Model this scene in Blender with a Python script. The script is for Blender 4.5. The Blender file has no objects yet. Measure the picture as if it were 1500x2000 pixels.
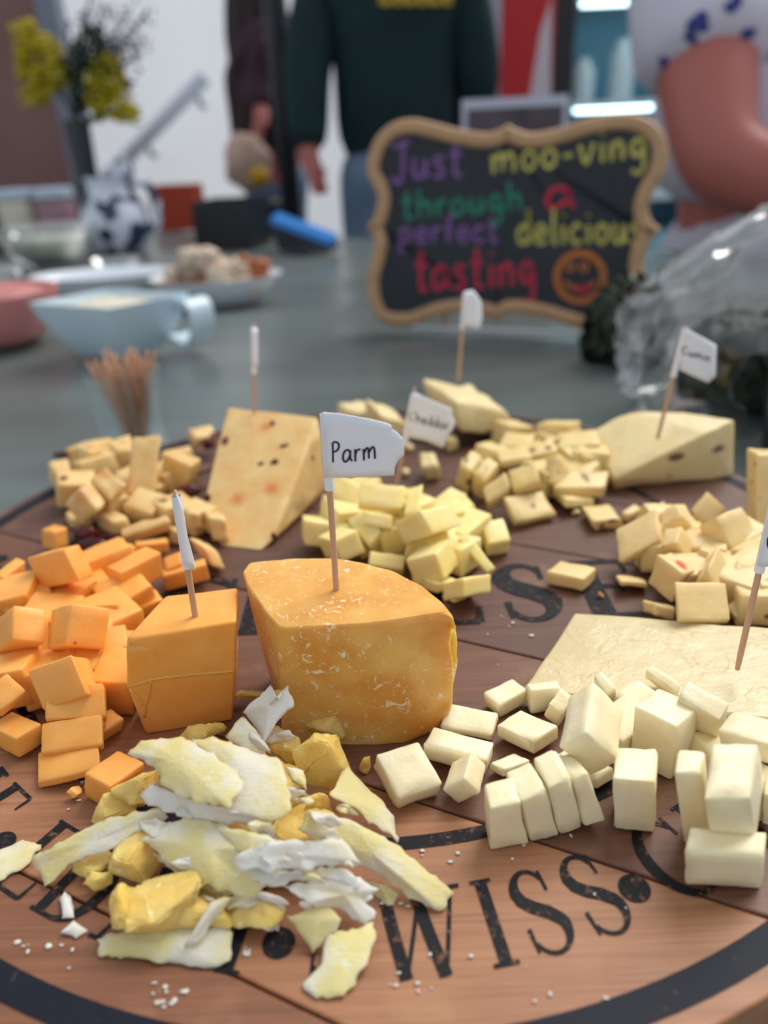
import bpy, bmesh, math, random
import numpy as np
from mathutils import Vector, Matrix, noise

# ------------------------------------------------------------------ camera, world, sun, exposure
PI = math.pi
ZB = 0.835                      # height of the board's top above the floor (m)
ZT = -0.035                     # table top relative to the board's top
F, PITCH, ROLL, CAMH = 1455.0, math.radians(26.5537), math.radians(-2.65), 0.18497
_fw = np.array([0, math.cos(PITCH), -math.sin(PITCH)])
_up0 = np.array([0, math.sin(PITCH), math.cos(PITCH)])
_rt0 = np.array([1.0, 0, 0])
_rt = math.cos(ROLL) * _rt0 + math.sin(ROLL) * _up0
_up = -math.sin(ROLL) * _rt0 + math.cos(ROLL) * _up0
scene = bpy.context.scene
C = scene.collection
cam_d = bpy.data.cameras.new('camera')
cam = bpy.data.objects.new('camera', cam_d)
C.objects.link(cam)
cam.matrix_world = Matrix(((_rt[0], _up[0], -_fw[0], 0), (_rt[1], _up[1], -_fw[1], 0),
                           (_rt[2], _up[2], -_fw[2], ZB + CAMH), (0, 0, 0, 1)))
cam_d.sensor_fit = 'VERTICAL'
cam_d.sensor_height = 36.0
cam_d.sensor_width = 27.0
cam_d.lens = F * 36.0 / 2000.0
cam_d.clip_start = 0.01
cam_d.dof.use_dof = True
cam_d.dof.focus_distance = 0.245
cam_d.dof.aperture_fstop = cam_d.lens / 4.5
scene.camera = cam

world = bpy.data.worlds.new('overcast_sky')
scene.world = world
world.use_nodes = True
bg = world.node_tree.nodes['Background']
bg.inputs[0].default_value = (0.88, 0.93, 1.0, 1)
bg.inputs[1].default_value = 0.66
sun_d = bpy.data.lights.new('hazy_sun', 'SUN')
sun_d.energy = 2.9
sun_d.angle = math.radians(38)
sun_d.color = (1.0, 0.96, 0.90)
sun = bpy.data.objects.new('hazy_sun', sun_d)
C.objects.link(sun)
sun.rotation_euler = Vector((0.46, 0.44, 0.77)).to_track_quat('Z', 'Y').to_euler()
scene.view_settings.view_transform = 'Standard'
scene.view_settings.look = 'None'
scene.view_settings.exposure = 0.0
scene.view_settings.gamma = 1.0
scene.view_settings.use_curve_mapping = False
scene.cycles.use_denoising = True

# ------------------------------------------------------------------ measuring helpers
def ray(px, py):
    return (px - 750) / F * _rt - (py - 1000) / F * _up + _fw
def U(px, py, z=0.0):
    """the point at height z (relative to the board's top) seen in direction px, py"""
    d = ray(px, py)
    t = (z - CAMH) / d[2]
    return Vector((d[0] * t, d[1] * t, z + ZB))
def W(px, py, y):
    """the point at distance y into the room"""
    d = ray(px, py)
    t = y / d[1]
    return Vector((d[0] * t, y, ZB + CAMH + d[2] * t))
def fr(ox, oy, s):
    return lambda x, y: (ox + x / s, oy + y / s)

# ------------------------------------------------------------------ mesh helpers
def tag(o, label=None, cat=None, group=None, kind=None):
    if label: o['label'] = label
    if cat: o['category'] = cat
    if group: o['group'] = group
    if kind: o['kind'] = kind
    return o
def empty(name, loc, label=None, cat=None, group=None):
    o = bpy.data.objects.new(name, None)
    C.objects.link(o)
    o.location = loc
    o.empty_display_size = 0.01
    return tag(o, label, cat, group)
def obj(name, verts, faces, mat, parent=None, smooth=True, base=True):
    """one mesh object from world coordinates; its origin is put at its base, or at its parent"""
    vs = [Vector(v) for v in verts]
    if parent is not None:
        # parents used here carry only a location
        o_ = Vector((0, 0, 0)); p = parent
        while p is not None:
            o_ += p.location; p = p.parent
        org = o_
    elif base:
        n = len(vs)
        org = Vector((sum(v.x for v in vs) / n, sum(v.y for v in vs) / n, min(v.z for v in vs)))
    else:
        org = Vector((0, 0, 0))
    me = bpy.data.meshes.new(name)
    me.from_pydata([v - org for v in vs], [], faces)
    me.update()
    if smooth:
        me.polygons.foreach_set('use_smooth', [True] * len(me.polygons))
    ob = bpy.data.objects.new(name, me)
    C.objects.link(ob)
    if parent is not None: ob.parent = parent
    else: ob.location = org
    if mat: me.materials.append(mat)
    return ob
def bm_obj(name, bm, mat, parent=None, smooth=True, auto=None):
    bmesh.ops.recalc_face_normals(bm, faces=bm.faces)
    bm.verts.index_update()
    vs = [v.co.copy() for v in bm.verts]
    fs = [[v.index for v in f.verts] for f in bm.faces]
    bm.free()
    o = obj(name, vs, fs, mat, parent, smooth)
    if auto is not None:
        o.data.set_sharp_from_angle(angle=math.radians(auto))
    return o
class MB:
    def __init__(s): s.v, s.f = [], []
    def add(s, vs, fs):
        n = len(s.v)
        s.v += [Vector(v) for v in vs]
        s.f += [[i + n for i in f] for f in fs]
        return s
    def box(s, lo, hi):
        x0, y0, z0 = lo; x1, y1, z1 = hi
        return s.add([(x0,y0,z0),(x1,y0,z0),(x1,y1,z0),(x0,y1,z0),(x0,y0,z1),(x1,y0,z1),(x1,y1,z1),(x0,y1,z1)],
                     [(0,3,2,1),(4,5,6,7),(0,1,5,4),(1,2,6,5),(2,3,7,6),(3,0,4,7)])
    def tube(s, pts, rad, n=8, caps=True):
        pts = [Vector(p) for p in pts]
        k = len(pts)
        rs = rad if isinstance(rad, (list, tuple)) else [rad] * k
        vs, fs = [], []
        up = None
        for i, p in enumerate(pts):
            t = (pts[min(i + 1, k - 1)] - pts[max(i - 1, 0)]).normalized()
            if up is None:
                up = Vector((0, 0, 1)) if abs(t.z) < 0.9 else Vector((1, 0, 0))
            a = t.cross(up).normalized(); b = a.cross(t).normalized(); up = b
            for j in range(n):
                an = 2 * PI * j / n
                vs.append(p + rs[i] * (math.cos(an) * a + math.sin(an) * b))
        for i in range(k - 1):
            for j in range(n):
                fs.append((i*n + j, i*n + (j+1) % n, (i+1)*n + (j+1) % n, (i+1)*n + j))
        if caps:
            fs.append(tuple(range(n))[::-1]); fs.append(tuple(range((k-1)*n, k*n)))
        return s.add(vs, fs)
    def lathe(s, c, prof, n=32, sx=1.0, sy=1.0, close=True):
        """prof: (radius, z) pairs around the vertical through c"""
        c = Vector(c)
        vs, fs = [], []
        for r, z in prof:
            for j in range(n):
                a = 2 * PI * j / n
                vs.append(c + Vector((r * math.cos(a) * sx, r * math.sin(a) * sy, z)))
        k = len(prof)
        for i in range(k - 1):
            for j in range(n):
                fs.append((i*n + j, i*n + (j+1) % n, (i+1)*n + (j+1) % n, (i+1)*n + j))
        if close:
            fs.append(tuple(range(n))[::-1]); fs.append(tuple(range((k-1)*n, k*n)))
        return s.add(vs, fs)
    def ball(s, c, r, n=8, m=6, sc=(1,1,1), rough=0.0, seed=0):
        c = Vector(c); vs, fs = [], []
        for i in range(m + 1):
            th = PI * i / m
            for j in range(n):
                a = 2 * PI * j / n
                d = Vector((math.sin(th) * math.cos(a), math.sin(th) * math.sin(a), math.cos(th)))
                k = 1.0 + (rough * noise.noise(d * 1.7 + Vector((seed * 7.1, seed * 3.3, seed))) if rough else 0)
                vs.append(c + Vector((d.x * sc[0], d.y * sc[1], d.z * sc[2])) * r * k)
        for i in range(m):
            for j in range(n):
                fs.append((i*n + j, (i+1)*n + j, (i+1)*n + (j+1) % n, i*n + (j+1) % n))
        return s.add(vs, fs)
    def ribbon(s, pts, w, nrm, th=0.0002):
        """a flat stroke of width w along pts, lying on a surface with normal nrm"""
        pts = [Vector(p) for p in pts]; nrm = Vector(nrm).normalized(); k = len(pts)
        ws = w if isinstance(w, (list, tuple)) else [w] * k
        L, R_ = [], []
        for i, p in enumerate(pts):
            t = pts[min(i+1, k-1)] - pts[max(i-1, 0)]
            if t.length < 1e-9: t = Vector((1, 0, 0))
            n_ = nrm.cross(t.normalized()).normalized()
            L.append(p + n_ * ws[i] / 2 + nrm * th); R_.append(p - n_ * ws[i] / 2 + nrm * th)
        vs = []
        for a, b in zip(L, R_): vs += [a, b]
        return s.add(vs, [(2*i, 2*i+1, 2*i+3, 2*i+2) for i in range(k - 1)])
    def disc(s, c, r, nrm, th=0.0002, n=16, ax=None):
        nrm = Vector(nrm).normalized()
        a = nrm.orthogonal().normalized(); b = nrm.cross(a)
        c = Vector(c) + nrm * th
        return s.add([c] + [c + r * (math.cos(2*PI*j/n) * a + math.sin(2*PI*j/n) * b) for j in range(n)],
                     [(0, 1 + j, 1 + (j + 1) % n) for j in range(n)])
    def build(s, name, mat, parent=None, smooth=True, auto=None):
        o = obj(name, s.v, s.f, mat, parent, smooth)
        if auto is not None: o.data.set_sharp_from_angle(angle=math.radians(auto))
        return o
def catmull(pts, k=6, closed=True):
    out = []; n = len(pts)
    P = [Vector((p[0], p[1], p[2] if len(p) > 2 else 0)) for p in pts]
    rng = range(n) if closed else range(n - 1)
    for i in rng:
        if closed: a, b, c, d = P[i-1], P[i], P[(i+1) % n], P[(i+2) % n]
        else: a, b, c, d = P[max(i-1, 0)], P[i], P[i+1], P[min(i+2, n-1)]
        for j in range(k):
            t = j / k
            out.append(0.5 * ((2*b) + (c-a)*t + (2*a-5*b+4*c-d)*t*t + (3*b-a-3*c+d)*t**3))
    if not closed: out.append(P[-1])
    return out

# ------------------------------------------------------------------ materials
def srgb(r, g, b):
    f = lambda c: (c / 255 / 12.92) if c / 255 <= 0.04045 else ((c / 255 + 0.055) / 1.055) ** 2.4
    return (f(r), f(g), f(b), 1)
class Mat:
    def __init__(s, name, col, rough=0.5, **kw):
        s.m = bpy.data.materials.new(name)
        s.m.use_nodes = True
        s.t = s.m.node_tree
        s.b = s.t.nodes['Principled BSDF']
        s.b.inputs['Base Color'].default_value = col
        s.b.inputs['Roughness'].default_value = rough
        for k, v in kw.items(): s.b.inputs[k.replace('_', ' ')].default_value = v
        s.col = None; s.base = col; s._co = None
    def n(s, typ, **kw):
        x = s.t.nodes.new(typ)
        for k, v in kw.items():
            if k in x.inputs.keys(): x.inputs[k].default_value = v
            else: setattr(x, k, v)
        return x
    def link(s, a, b): s.t.links.new(a, b)
    def co(s, scale=(1, 1, 1), rot=(0, 0, 0), kind='Object'):
        tc = s.n('ShaderNodeTexCoord'); mp = s.n('ShaderNodeMapping')
        mp.inputs['Scale'].default_value = scale; mp.inputs['Rotation'].default_value = rot
        s.link(tc.outputs[kind], mp.inputs['Vector'])
        # every object gets its own piece of the pattern
        oi = s.n('ShaderNodeObjectInfo'); ml = s.n('ShaderNodeMath', operation='MULTIPLY'); ml.inputs[1].default_value = 53.0
        ad = s.n('ShaderNodeVectorMath', operation='ADD')
        s.link(oi.outputs['Random'], ml.inputs[0]); s.link(mp.outputs[0], ad.inputs[0]); s.link(ml.outputs[0], ad.inputs[1])
        return ad.outputs[0]
    def noise(s, scale, detail=3, rough=0.55, co=None, dist=0.0):
        x = s.n('ShaderNodeTexNoise'); x.inputs['Scale'].default_value = scale
        x.inputs['Detail'].default_value = detail; x.inputs['Roughness'].default_value = rough
        x.inputs['Distortion'].default_value = dist
        s.link(co if co is not None else s.co(), x.inputs['Vector'])
        return x.outputs['Fac']
    def voro(s, scale, co=None, feature='F1'):
        x = s.n('ShaderNodeTexVoronoi'); x.inputs['Scale'].default_value = scale; x.feature = feature
        s.link(co if co is not None else s.co(), x.inputs['Vector'])
        return x
    def ramp(s, fac, lo, hi):
        x = s.n('ShaderNodeMapRange'); x.clamp = True
        x.inputs['From Min'].default_value = lo; x.inputs['From Max'].default_value = hi
        s.link(fac, x.inputs['Value'])
        return x.outputs[0]
    def mul(s, a, b):
        x = s.n('ShaderNodeMath', operation='MULTIPLY'); s.link(a, x.inputs[0])
        if isinstance(b, (int, float)): x.inputs[1].default_value = b
        else: s.link(b, x.inputs[1])
        return x.outputs[0]
    def mix(s, fac, col):
        """lay colour col over what is there, by fac"""
        x = s.n('ShaderNodeMix', data_type='RGBA')
        if s.col is None: x.inputs[6].default_value = s.base
        else: s.link(s.col, x.inputs[6])
        if isinstance(col, tuple): x.inputs[7].default_value = col
        else: s.link(col, x.inputs[7])
        if isinstance(fac, (int, float)): x.inputs[0].default_value = fac
        else: s.link(fac, x.inputs[0])
        s.col = x.outputs[2]
        s.link(s.col, s.b.inputs['Base Color'])
        return s
    def specks(s, scale, col, keep=0.5, size=0.25, stretch=(1, 1, 1), soft=0.12):
        """scattered flecks: cells of a Voronoi pattern, only a share of them"""
        v = s.voro(scale, s.co(scale=stretch))
        sep = s.n('ShaderNodeSeparateColor'); s.link(v.outputs['Color'], sep.inputs[0])
        k = s.ramp(sep.outputs[0], keep, keep - 0.01)
        d = s.ramp(v.outputs['Distance'], size, size - soft)
        return s.mix(s.mul(k, d), col)
    def bump(s, fac, strength=0.3, dist=0.001):
        x = s.n('ShaderNodeBump'); x.inputs['Strength'].default_value = strength; x.inputs['Distance'].default_value = dist
        s.link(fac, x.inputs['Height'])
        if s.b.inputs['Normal'].is_linked:
            s.link(s.b.inputs['Normal'].links[0].from_socket, x.inputs['Normal'])
        s.link(x.outputs[0], s.b.inputs['Normal'])
        return s
    def sss(s, w, radius=(1, 0.5, 0.2), scale=0.004):
        s.b.inputs['Subsurface Weight'].default_value = w
        s.b.inputs['Subsurface Radius'].default_value = radius
        s.b.inputs['Subsurface Scale'].default_value = scale
        return s
M = {}
def cheese_mat(name, col, vary, rough=0.45, sss=0.35, bump=0.25, rad=(1, 0.6, 0.25)):
    m = Mat(name, col, rough)
    m.mix(m.mul(m.ramp(m.noise(90, 4), 0.35, 0.7), 0.8), vary)
    m.sss(sss, rad, 0.004)
    m.bump(m.noise(700, 4), bump, 0.0005)
    m.bump(m.noise(160, 3), bump, 0.0012)
    M[name] = m.m
    return m
m = cheese_mat('orange_cheese', srgb(246, 168, 74), srgb(251, 184, 98), 0.42, 0.3, 0.18, (1, 0.45, 0.12))
m.specks(140, srgb(205, 110, 30), 0.10, 0.14, soft=0.05)
m = cheese_mat('white_cheese', srgb(248, 232, 188), srgb(251, 241, 210), 0.42, 0.35, 0.3, (1, 0.7, 0.35))
m = cheese_mat('slab_cheese', srgb(212, 193, 146), srgb(222, 205, 162), 0.30, 0.3, 0.3, (1, 0.75, 0.4))
m.bump(m.ramp(m.noise(60, 5, dist=1.5), 0.52, 0.6), 0.25, 0.001)
m = cheese_mat('yellow_cheese', srgb(246, 222, 138), srgb(250, 233, 170), 0.38, 0.35, 0.2, (1, 0.7, 0.25))
m = cheese_mat('herb_cheese', srgb(228, 199, 128), srgb(237, 215, 158), 0.45, 0.3, 0.3, (1, 0.65, 0.3))
m.specks(120, srgb(132, 90, 56), 0.34, 0.30, stretch=(1, 0.6, 1))
m.specks(90, srgb(120, 100, 95), 0.16, 0.22, stretch=(0.6, 1, 1))
m = cheese_mat('herb_block', srgb(230, 208, 152), srgb(238, 221, 172), 0.45, 0.3, 0.3, (1, 0.65, 0.3))
m.specks(85, srgb(118, 96, 82), 0.34, 0.27, stretch=(0.45, 1, 1))
m.specks(70, srgb(170, 120, 70), 0.14, 0.16)
m = cheese_mat('pepper_cheese', srgb(232, 200, 136), srgb(240, 214, 158), 0.45, 0.3, 0.28, (1, 0.65, 0.3))
m.specks(75, srgb(212, 74, 30), 0.20, 0.24, stretch=(1, 0.7, 1))
m.specks(110, srgb(92, 84, 56), 0.16, 0.22)
m = cheese_mat('berry_cheese', srgb(232, 202, 140), srgb(226, 176, 104), 0.45, 0.3, 0.35, (1, 0.6, 0.3))
m.specks(60, srgb(214, 126, 62), 0.36, 0.38, soft=0.34)
m.specks(80, srgb(112, 30, 32), 0.10, 0.24, stretch=(1, 0.6, 0.7))
m = cheese_mat('crumbly_cheese', srgb(226, 205, 148), srgb(236, 219, 170), 0.6, 0.25, 0.7, (1, 0.7, 0.35))
m.specks(75, srgb(118, 112, 92), 0.22, 0.28, stretch=(0.5, 1, 1), soft=0.2)
m.specks(110, srgb(196, 140, 70), 0.2, 0.2)
m = Mat('parmesan_block', srgb(226, 160, 74), 0.26)
m.mix(m.mul(m.ramp(m.noise(38, 3), 0.35, 0.7), 0.8), srgb(244, 206, 118))
m.mix(m.mul(m.ramp(m.noise(30, 3), 0.50, 0.68), 0.8), srgb(214, 136, 40))
m.mix(m.mul(m.mul(m.ramp(m.noise(200, 6, 0.75, dist=1.6), 0.57, 0.62), m.ramp(m.noise(40, 2), 0.36, 0.52)), 0.9), srgb(248, 234, 204))
m.specks(320, srgb(248, 230, 190), 0.16, 0.18)
m.specks(60, srgb(166, 96, 40), 0.06, 0.10)
m.sss(0.45, (1, 0.5, 0.12), 0.006)
m.bump(m.noise(150, 6, 0.75, dist=1.2), 0.25, 0.0008); m.bump(m.noise(900, 3), 0.2, 0.0003)
M['parmesan_block'] = m.m
m = Mat('parmesan_rind', srgb(214, 138, 44), 0.4)
m.mix(m.mul(m.ramp(m.noise(120, 4), 0.5, 0.65), 0.6), srgb(240, 200, 120))
m.sss(0.4, (1, 0.5, 0.12), 0.005); m.bump(m.noise(220, 5), 0.4, 0.001)
M['parmesan_rind'] = m.m
m = Mat('parmesan_chunk', srgb(238, 200, 102), 0.42)
m.mix(m.mul(m.ramp(m.noise(120, 4), 0.4, 0.7), 0.8), srgb(246, 220, 142))
m.specks(260, srgb(248, 236, 196), 0.3, 0.22)
m.sss(0.45, (1, 0.6, 0.2), 0.005); m.bump(m.noise(420, 5, 0.7), 0.6, 0.001)
M['parmesan_chunk'] = m.m
m = Mat('parmesan_shaving', srgb(242, 222, 152), 0.36)
m.mix(m.mul(m.ramp(m.noise(70, 4), 0.42, 0.62), 0.95), srgb(246, 238, 214))
m.mix(m.mul(m.ramp(m.noise(160, 5, 0.7), 0.60, 0.66), 0.6), srgb(250, 246, 232))
m.sss(0.4, (1, 0.75, 0.4), 0.003); m.bump(m.noise(600, 6, 0.75), 0.7, 0.0007); m.bump(m.noise(3, 3, 0.6, m.co(scale=(60, 500, 60))), 0.35, 0.0006)
M['parmesan_shaving'] = m.m
m = Mat('parmesan_white', srgb(247, 243, 230), 0.4)
m.mix(m.mul(m.ramp(m.noise(90, 4), 0.5, 0.7), 0.7), srgb(240, 222, 160))
m.sss(0.4, (1, 0.8, 0.55), 0.003); m.bump(m.noise(600, 6, 0.75), 0.7, 0.0007)
M['parmesan_white'] = m.m
m = Mat('cranberry', srgb(92, 16, 20), 0.25); m.mix(m.ramp(m.noise(120), 0.45, 0.65), srgb(50, 10, 18))
m.sss(0.2, (1, 0.2, 0.1), 0.003); M['cranberry'] = m.m
# board wood: grain runs along the planks
GR = math.radians(-26)
def wood_mat(name, a, b, dark):
    m = Mat(name, a, 0.5)
    co = m.co(scale=(4, 90, 30), rot=(0, 0, -GR))
    n1 = m.noise(3.2, 6, 0.65, co)
    m.mix(m.ramp(n1, 0.35, 0.68), b)
    co2 = m.co(scale=(8, 380, 60), rot=(0, 0, -GR))
    n2 = m.noise(3.0, 4, 0.6, co2)
    m.mix(m.mul(m.ramp(n2, 0.55, 0.75), 0.55), dark)
    n3 = m.noise(28, 4, 0.6)
    m.mix(m.mul(m.ramp(n3, 0.55, 0.8), 0.35), srgb(196, 150, 112))
    m.bump(n2, 0.12, 0.0004)
    r = m.n('ShaderNodeMapRange'); r.inputs['To Min'].default_value = 0.40; r.inputs['To Max'].default_value = 0.62
    m.link(n3, r.inputs[0]); m.link(r.outputs[0], m.b.inputs['Roughness'])
    M[name] = m.m
wood_mat('plank_tan', srgb(148, 98, 66), srgb(170, 118, 82), srgb(88, 52, 34))
wood_mat('plank_brown', srgb(84, 54, 43), srgb(104, 69, 54), srgb(44, 27, 22))
wood_mat('plank_mid', srgb(98, 62, 45), srgb(118, 78, 58), srgb(52, 31, 23))
wood_mat('plank_red', srgb(118, 74, 50), srgb(140, 92, 64), srgb(64, 38, 26))
m = Mat('board_ink', srgb(20, 21, 27), 0.65); m.b.inputs['Specular IOR Level'].default_value = 0.25
m.mix(m.mul(m.ramp(m.noise(420, 5, 0.7), 0.56, 0.66), 0.75), srgb(128, 88, 62)); M['board_ink'] = m.m
m = Mat('ring_ink', srgb(18, 24, 36), 0.6); m.b.inputs['Specular IOR Level'].default_value = 0.25; m.mix(m.mul(m.ramp(m.noise(300, 5, 0.7), 0.62, 0.72), 0.4), srgb(110, 80, 60)); M['ring_ink'] = m.m
m = Mat('joint_dark', srgb(40, 26, 20), 0.8); M['joint_dark'] = m.m
m = Mat('toothpick_wood', srgb(214, 172, 140), 0.6)
m.mix(m.mul(m.noise(3, 3, 0.6, m.co(scale=(900, 900, 60))), 0.5), srgb(180, 128, 104)); M['toothpick_wood'] = m.m
m = Mat('paper', srgb(238, 240, 248), 0.7); m.bump(m.noise(120, 3), 0.15, 0.0006); M['paper'] = m.m
M['pen_ink'] = Mat('pen_ink', srgb(38, 30, 48), 0.6).m
def flat(name, rgb, rough=0.5, vary=0.0, vscale=20, **kw):
    m = Mat(name, srgb(*rgb), rough, **kw)
    if vary:
        m.mix(m.mul(m.ramp(m.noise(vscale, 3), 0.3, 0.75), 1.0), srgb(*[max(0, int(c * (1 - vary))) for c in rgb]))
    M[name] = m.m
    return m
# ------------------------------------------------------------------ cheese pieces
def solve_corner(V, A, B, Cc, zlow, over=None):
    """a cuboid from the picture of its near corner V and the three edges that leave it: the depths that make the edges square"""
    V, A, B, Cc = [np.array(p, float) for p in (V, A, B, Cc)]
    e = np.array([A - V, B - V, Cc - V])
    ln = np.linalg.norm(e, axis=1)
    mx = ln.max()
    g = np.linspace(-0.15, 1.1, 26) * mx
    d0, d1, d2 = np.meshgrid(g, g, g, indexing='ij')
    L = [np.sqrt(ln[i] ** 2 + d ** 2) + 1e-6 for i, d in enumerate((d0, d1, d2))]
    c01 = (e[0] @ e[1] + d0 * d1) / (L[0] * L[1])
    c02 = (e[0] @ e[2] + d0 * d2) / (L[0] * L[2])
    c12 = (e[1] @ e[2] + d1 * d2) / (L[1] * L[2])
    cost = c01 ** 2 + c02 ** 2 + c12 ** 2 + 0.03 * (d0 ** 2 + d1 ** 2 + d2 ** 2) / mx ** 2
    k = np.unravel_index(np.argmin(cost), cost.shape)
    d = (g[k[0]], g[k[1]], g[k[2]])
    # unit-depth geometry, then scaled so that the lowest corner rests at zlow
    v = ray(*V)
    ends = [ray(*p) * (1 + di / F) for p, di in zip((A, B, Cc), d)]
    ed = [q - v for q in ends]
    cs = {}
    for i in (0, 1):
        for j in (0, 1):
            for l in (0, 1):
                cs[i, j, l] = v + i * ed[0] + j * ed[1] + l * ed[2]
    for k_, p in (over or {}).items():
        q = cs[k_]; cs[k_] = ray(*p) * float(q @ _fw)
    D = (CAMH - zlow) / max(-c[2] for c in cs.values())
    return {k_: Vector(c * D) + Vector((0, 0, ZB + CAMH)) for k_, c in cs.items()}
def soft_box(cs, seed=0, r=0.0011, amp=0.0003, chip=0.0, n_in=3):
    """rounded, slightly uneven cuboid from its eight corners: verts, faces"""
    le = [(cs[1,0,0] - cs[0,0,0]).length, (cs[0,1,0] - cs[0,0,0]).length, (cs[0,0,1] - cs[0,0,0]).length]
    rr = [min(2 * r / l, 0.6) for l in le]
    def steps(q):
        a = [-1, -1 + 0.45 * q, -1 + q]
        b = [1 - q, 1 - 0.45 * q, 1]
        mid = [(-1 + q) + (2 - 2 * q) * (i + 1) / (n_in + 1) for i in range(n_in)]
        return a + mid + b
    S = [steps(q) for q in rr]
    N = len(S[0])
    idx, vs, fs = {}, [], []
    axes = [(cs[1,0,0] - cs[0,0,0]).normalized(), (cs[0,1,0] - cs[0,0,0]).normalized(), (cs[0,0,1] - cs[0,0,0]).normalized()]
    off = Vector((seed * 3.17, seed * 1.91, seed * 0.73))
    def vert(i, j, k):
        if (i, j, k) in idx: return idx[i, j, k]
        p = [S[0][i], S[1][j], S[2][k]]
        inn = [max(-1 + q, min(1 - q, c)) for c, q in zip(p, rr)]
        dd = Vector([(c - b) / q for c, b, q in zip(p, inn, rr)])
        edge = sum(1 for c in dd if abs(c) > 0.3)
        if dd.length > 1e-6: dd.normalize()
        q_ = [b + x * q for b, x, q in zip(inn, dd, rr)]
        t = [(c + 1) / 2 for c in q_]
        w = Vector((0, 0, 0))
        for a in (0, 1):
            for b in (0, 1):
                for c in (0, 1):
                    w += cs[a, b, c] * ((t[0] if a else 1 - t[0]) * (t[1] if b else 1 - t[1]) * (t[2] if c else 1 - t[2]))
        nn = axes[0] * dd[0] + axes[1] * dd[1] + axes[2] * dd[2]
        w = w + nn * (amp * noise.noise(w * 130 + off) * 2)
        if chip and edge >= 2:
            w = w - nn * chip * max(0, noise.noise(w * 420 + off) * 1.6)
        idx[i, j, k] = len(vs); vs.append(w)
        return idx[i, j, k]
    for i in range(N - 1):
        for j in range(N - 1):
            for lo in (0, N - 1):
                a = [vert(i, j, lo), vert(i+1, j, lo), vert(i+1, j+1, lo), vert(i, j+1, lo)]
                fs.append(a if lo else a[::-1])
                a = [vert(i, lo, j), vert(i+1, lo, j), vert(i+1, lo, j+1), vert(i, lo, j+1)]
                fs.append(a[::-1] if lo else a)
                a = [vert(lo, i, j), vert(lo, i+1, j), vert(lo, i+1, j+1), vert(lo, i, j+1)]
                fs.append(a if lo else a[::-1])
    # right-handed corners face outward; mirrored ones are flipped
    if axes[0].cross(axes[1]).dot(axes[2]) < 0: fs = [f[::-1] for f in fs]
    return vs, fs
_seed = [0]
PIECES = {}
def piece(frame, V, A, B, Cc, zmm, name, label, cat, mat, group, amp=0.0003, chip=0.0004, r=0.0008, key=None, over=None):
    _seed[0] += 1
    cs = solve_corner(frame(*V), frame(*A), frame(*B), frame(*Cc), zmm / 1000.0, {k: frame(*p) for k, p in (over or {}).items()})
    # no edge longer than a cheese cube could have
    vs, fs = soft_box(cs, _seed[0], r, amp, chip)
    lift = ZB + zmm / 1000.0 + 0.0002 - min(v.z for v in vs)
    vs = [v + Vector((0, 0, lift)) for v in vs]
    o = obj(name, vs, fs, M[mat])
    tag(o, label, cat, group)
    if key: PIECES[key] = o
    return o
def hull(name, pts, mat, label, cat, group=None, bev=0.0016, noise_amp=0.0004, cuts=2, seed=1, parent=None):
    bm = bmesh.new()
    for p in pts: bm.verts.new(p)
    r = bmesh.ops.convex_hull(bm, input=bm.verts)
    bmesh.ops.delete(bm, geom=[g for g in r['geom_interior'] if isinstance(g, bmesh.types.BMVert)], context='VERTS')
    bmesh.ops.dissolve_limit(bm, angle_limit=math.radians(3), verts=bm.verts, edges=bm.edges)
    bmesh.ops.bevel(bm, geom=list(bm.edges), offset=bev, segments=3, profile=0.6, affect='EDGES')
    bmesh.ops.triangulate(bm, faces=bm.faces)
    for _ in range(cuts):
        lng = [e for e in bm.edges if e.calc_length() > 0.005]
        bmesh.ops.subdivide_edges(bm, edges=lng, cuts=1)
        bmesh.ops.triangulate(bm, faces=bm.faces)
    bm.normal_update()
    zmin = min(v.co.z for v in bm.verts)
    for v in bm.verts:
        k = noise_amp * (noise.noise(v.co * 70 + Vector((seed, 0, 0))) * 1.4 + noise.noise(v.co * 260 + Vector((0, seed, 0))) * 0.6)
        v.co += v.normal * k
    for v in bm.verts: v.co.z = max(v.co.z, zmin)
    o = bm_obj(name, bm, M[mat], parent)
    if parent is None: tag(o, label, cat, group)
    return o
FO = fr(0, 1000, 3); FA = fr(0, 1020, 6); FB = fr(180, 1020, 6); FC = fr(0, 1230, 5); FD = fr(720, 1280, 5)
FE = fr(920, 1280, 5); FF = fr(1180, 1280, 4.1667); FG = fr(580, 920, 6.818); FH = fr(760, 940, 6)
FI = fr(870, 810, 6.818); FJ = fr(1030, 810, 7.5); FK = fr(1190, 960, 4.8387); FL = fr(80, 820, 4.1667)
FM = fr(640, 760, 5.769); FP = fr(400, 1050, 2.727); FQ = fr(0, 1300, 1.6667); FR7 = fr(860, 760, 2.344)
FL5 = fr(0, 780, 2.308); FT = fr(700, 200, 1.875); FW = fr(700, 1180, 1.875)
def Uf(frame, x, y, zmm): return U(*frame(x, y), zmm / 1000.0)

# ------------------------------------------------------------------ the setting: floor, walls, table
flat('floor_concrete', (120, 116, 112), 0.7, 0.15, 3)
MB().add([(-5, -2, 0), (5, -2, 0), (5, 8, 0), (-5, 8, 0), (-5, -2, -0.1), (5, -2, -0.1), (5, 8, -0.1), (-5, 8, -0.1)],
         [(0,1,2,3),(7,6,5,4),(0,4,5,1),(1,5,6,2),(2,6,7,3),(3,7,4,0)]).build('floor', M['floor_concrete'], smooth=False)['kind'] = 'structure'
m = flat('wall_white', (232, 236, 242), 0.6, 0.04, 2)
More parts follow.
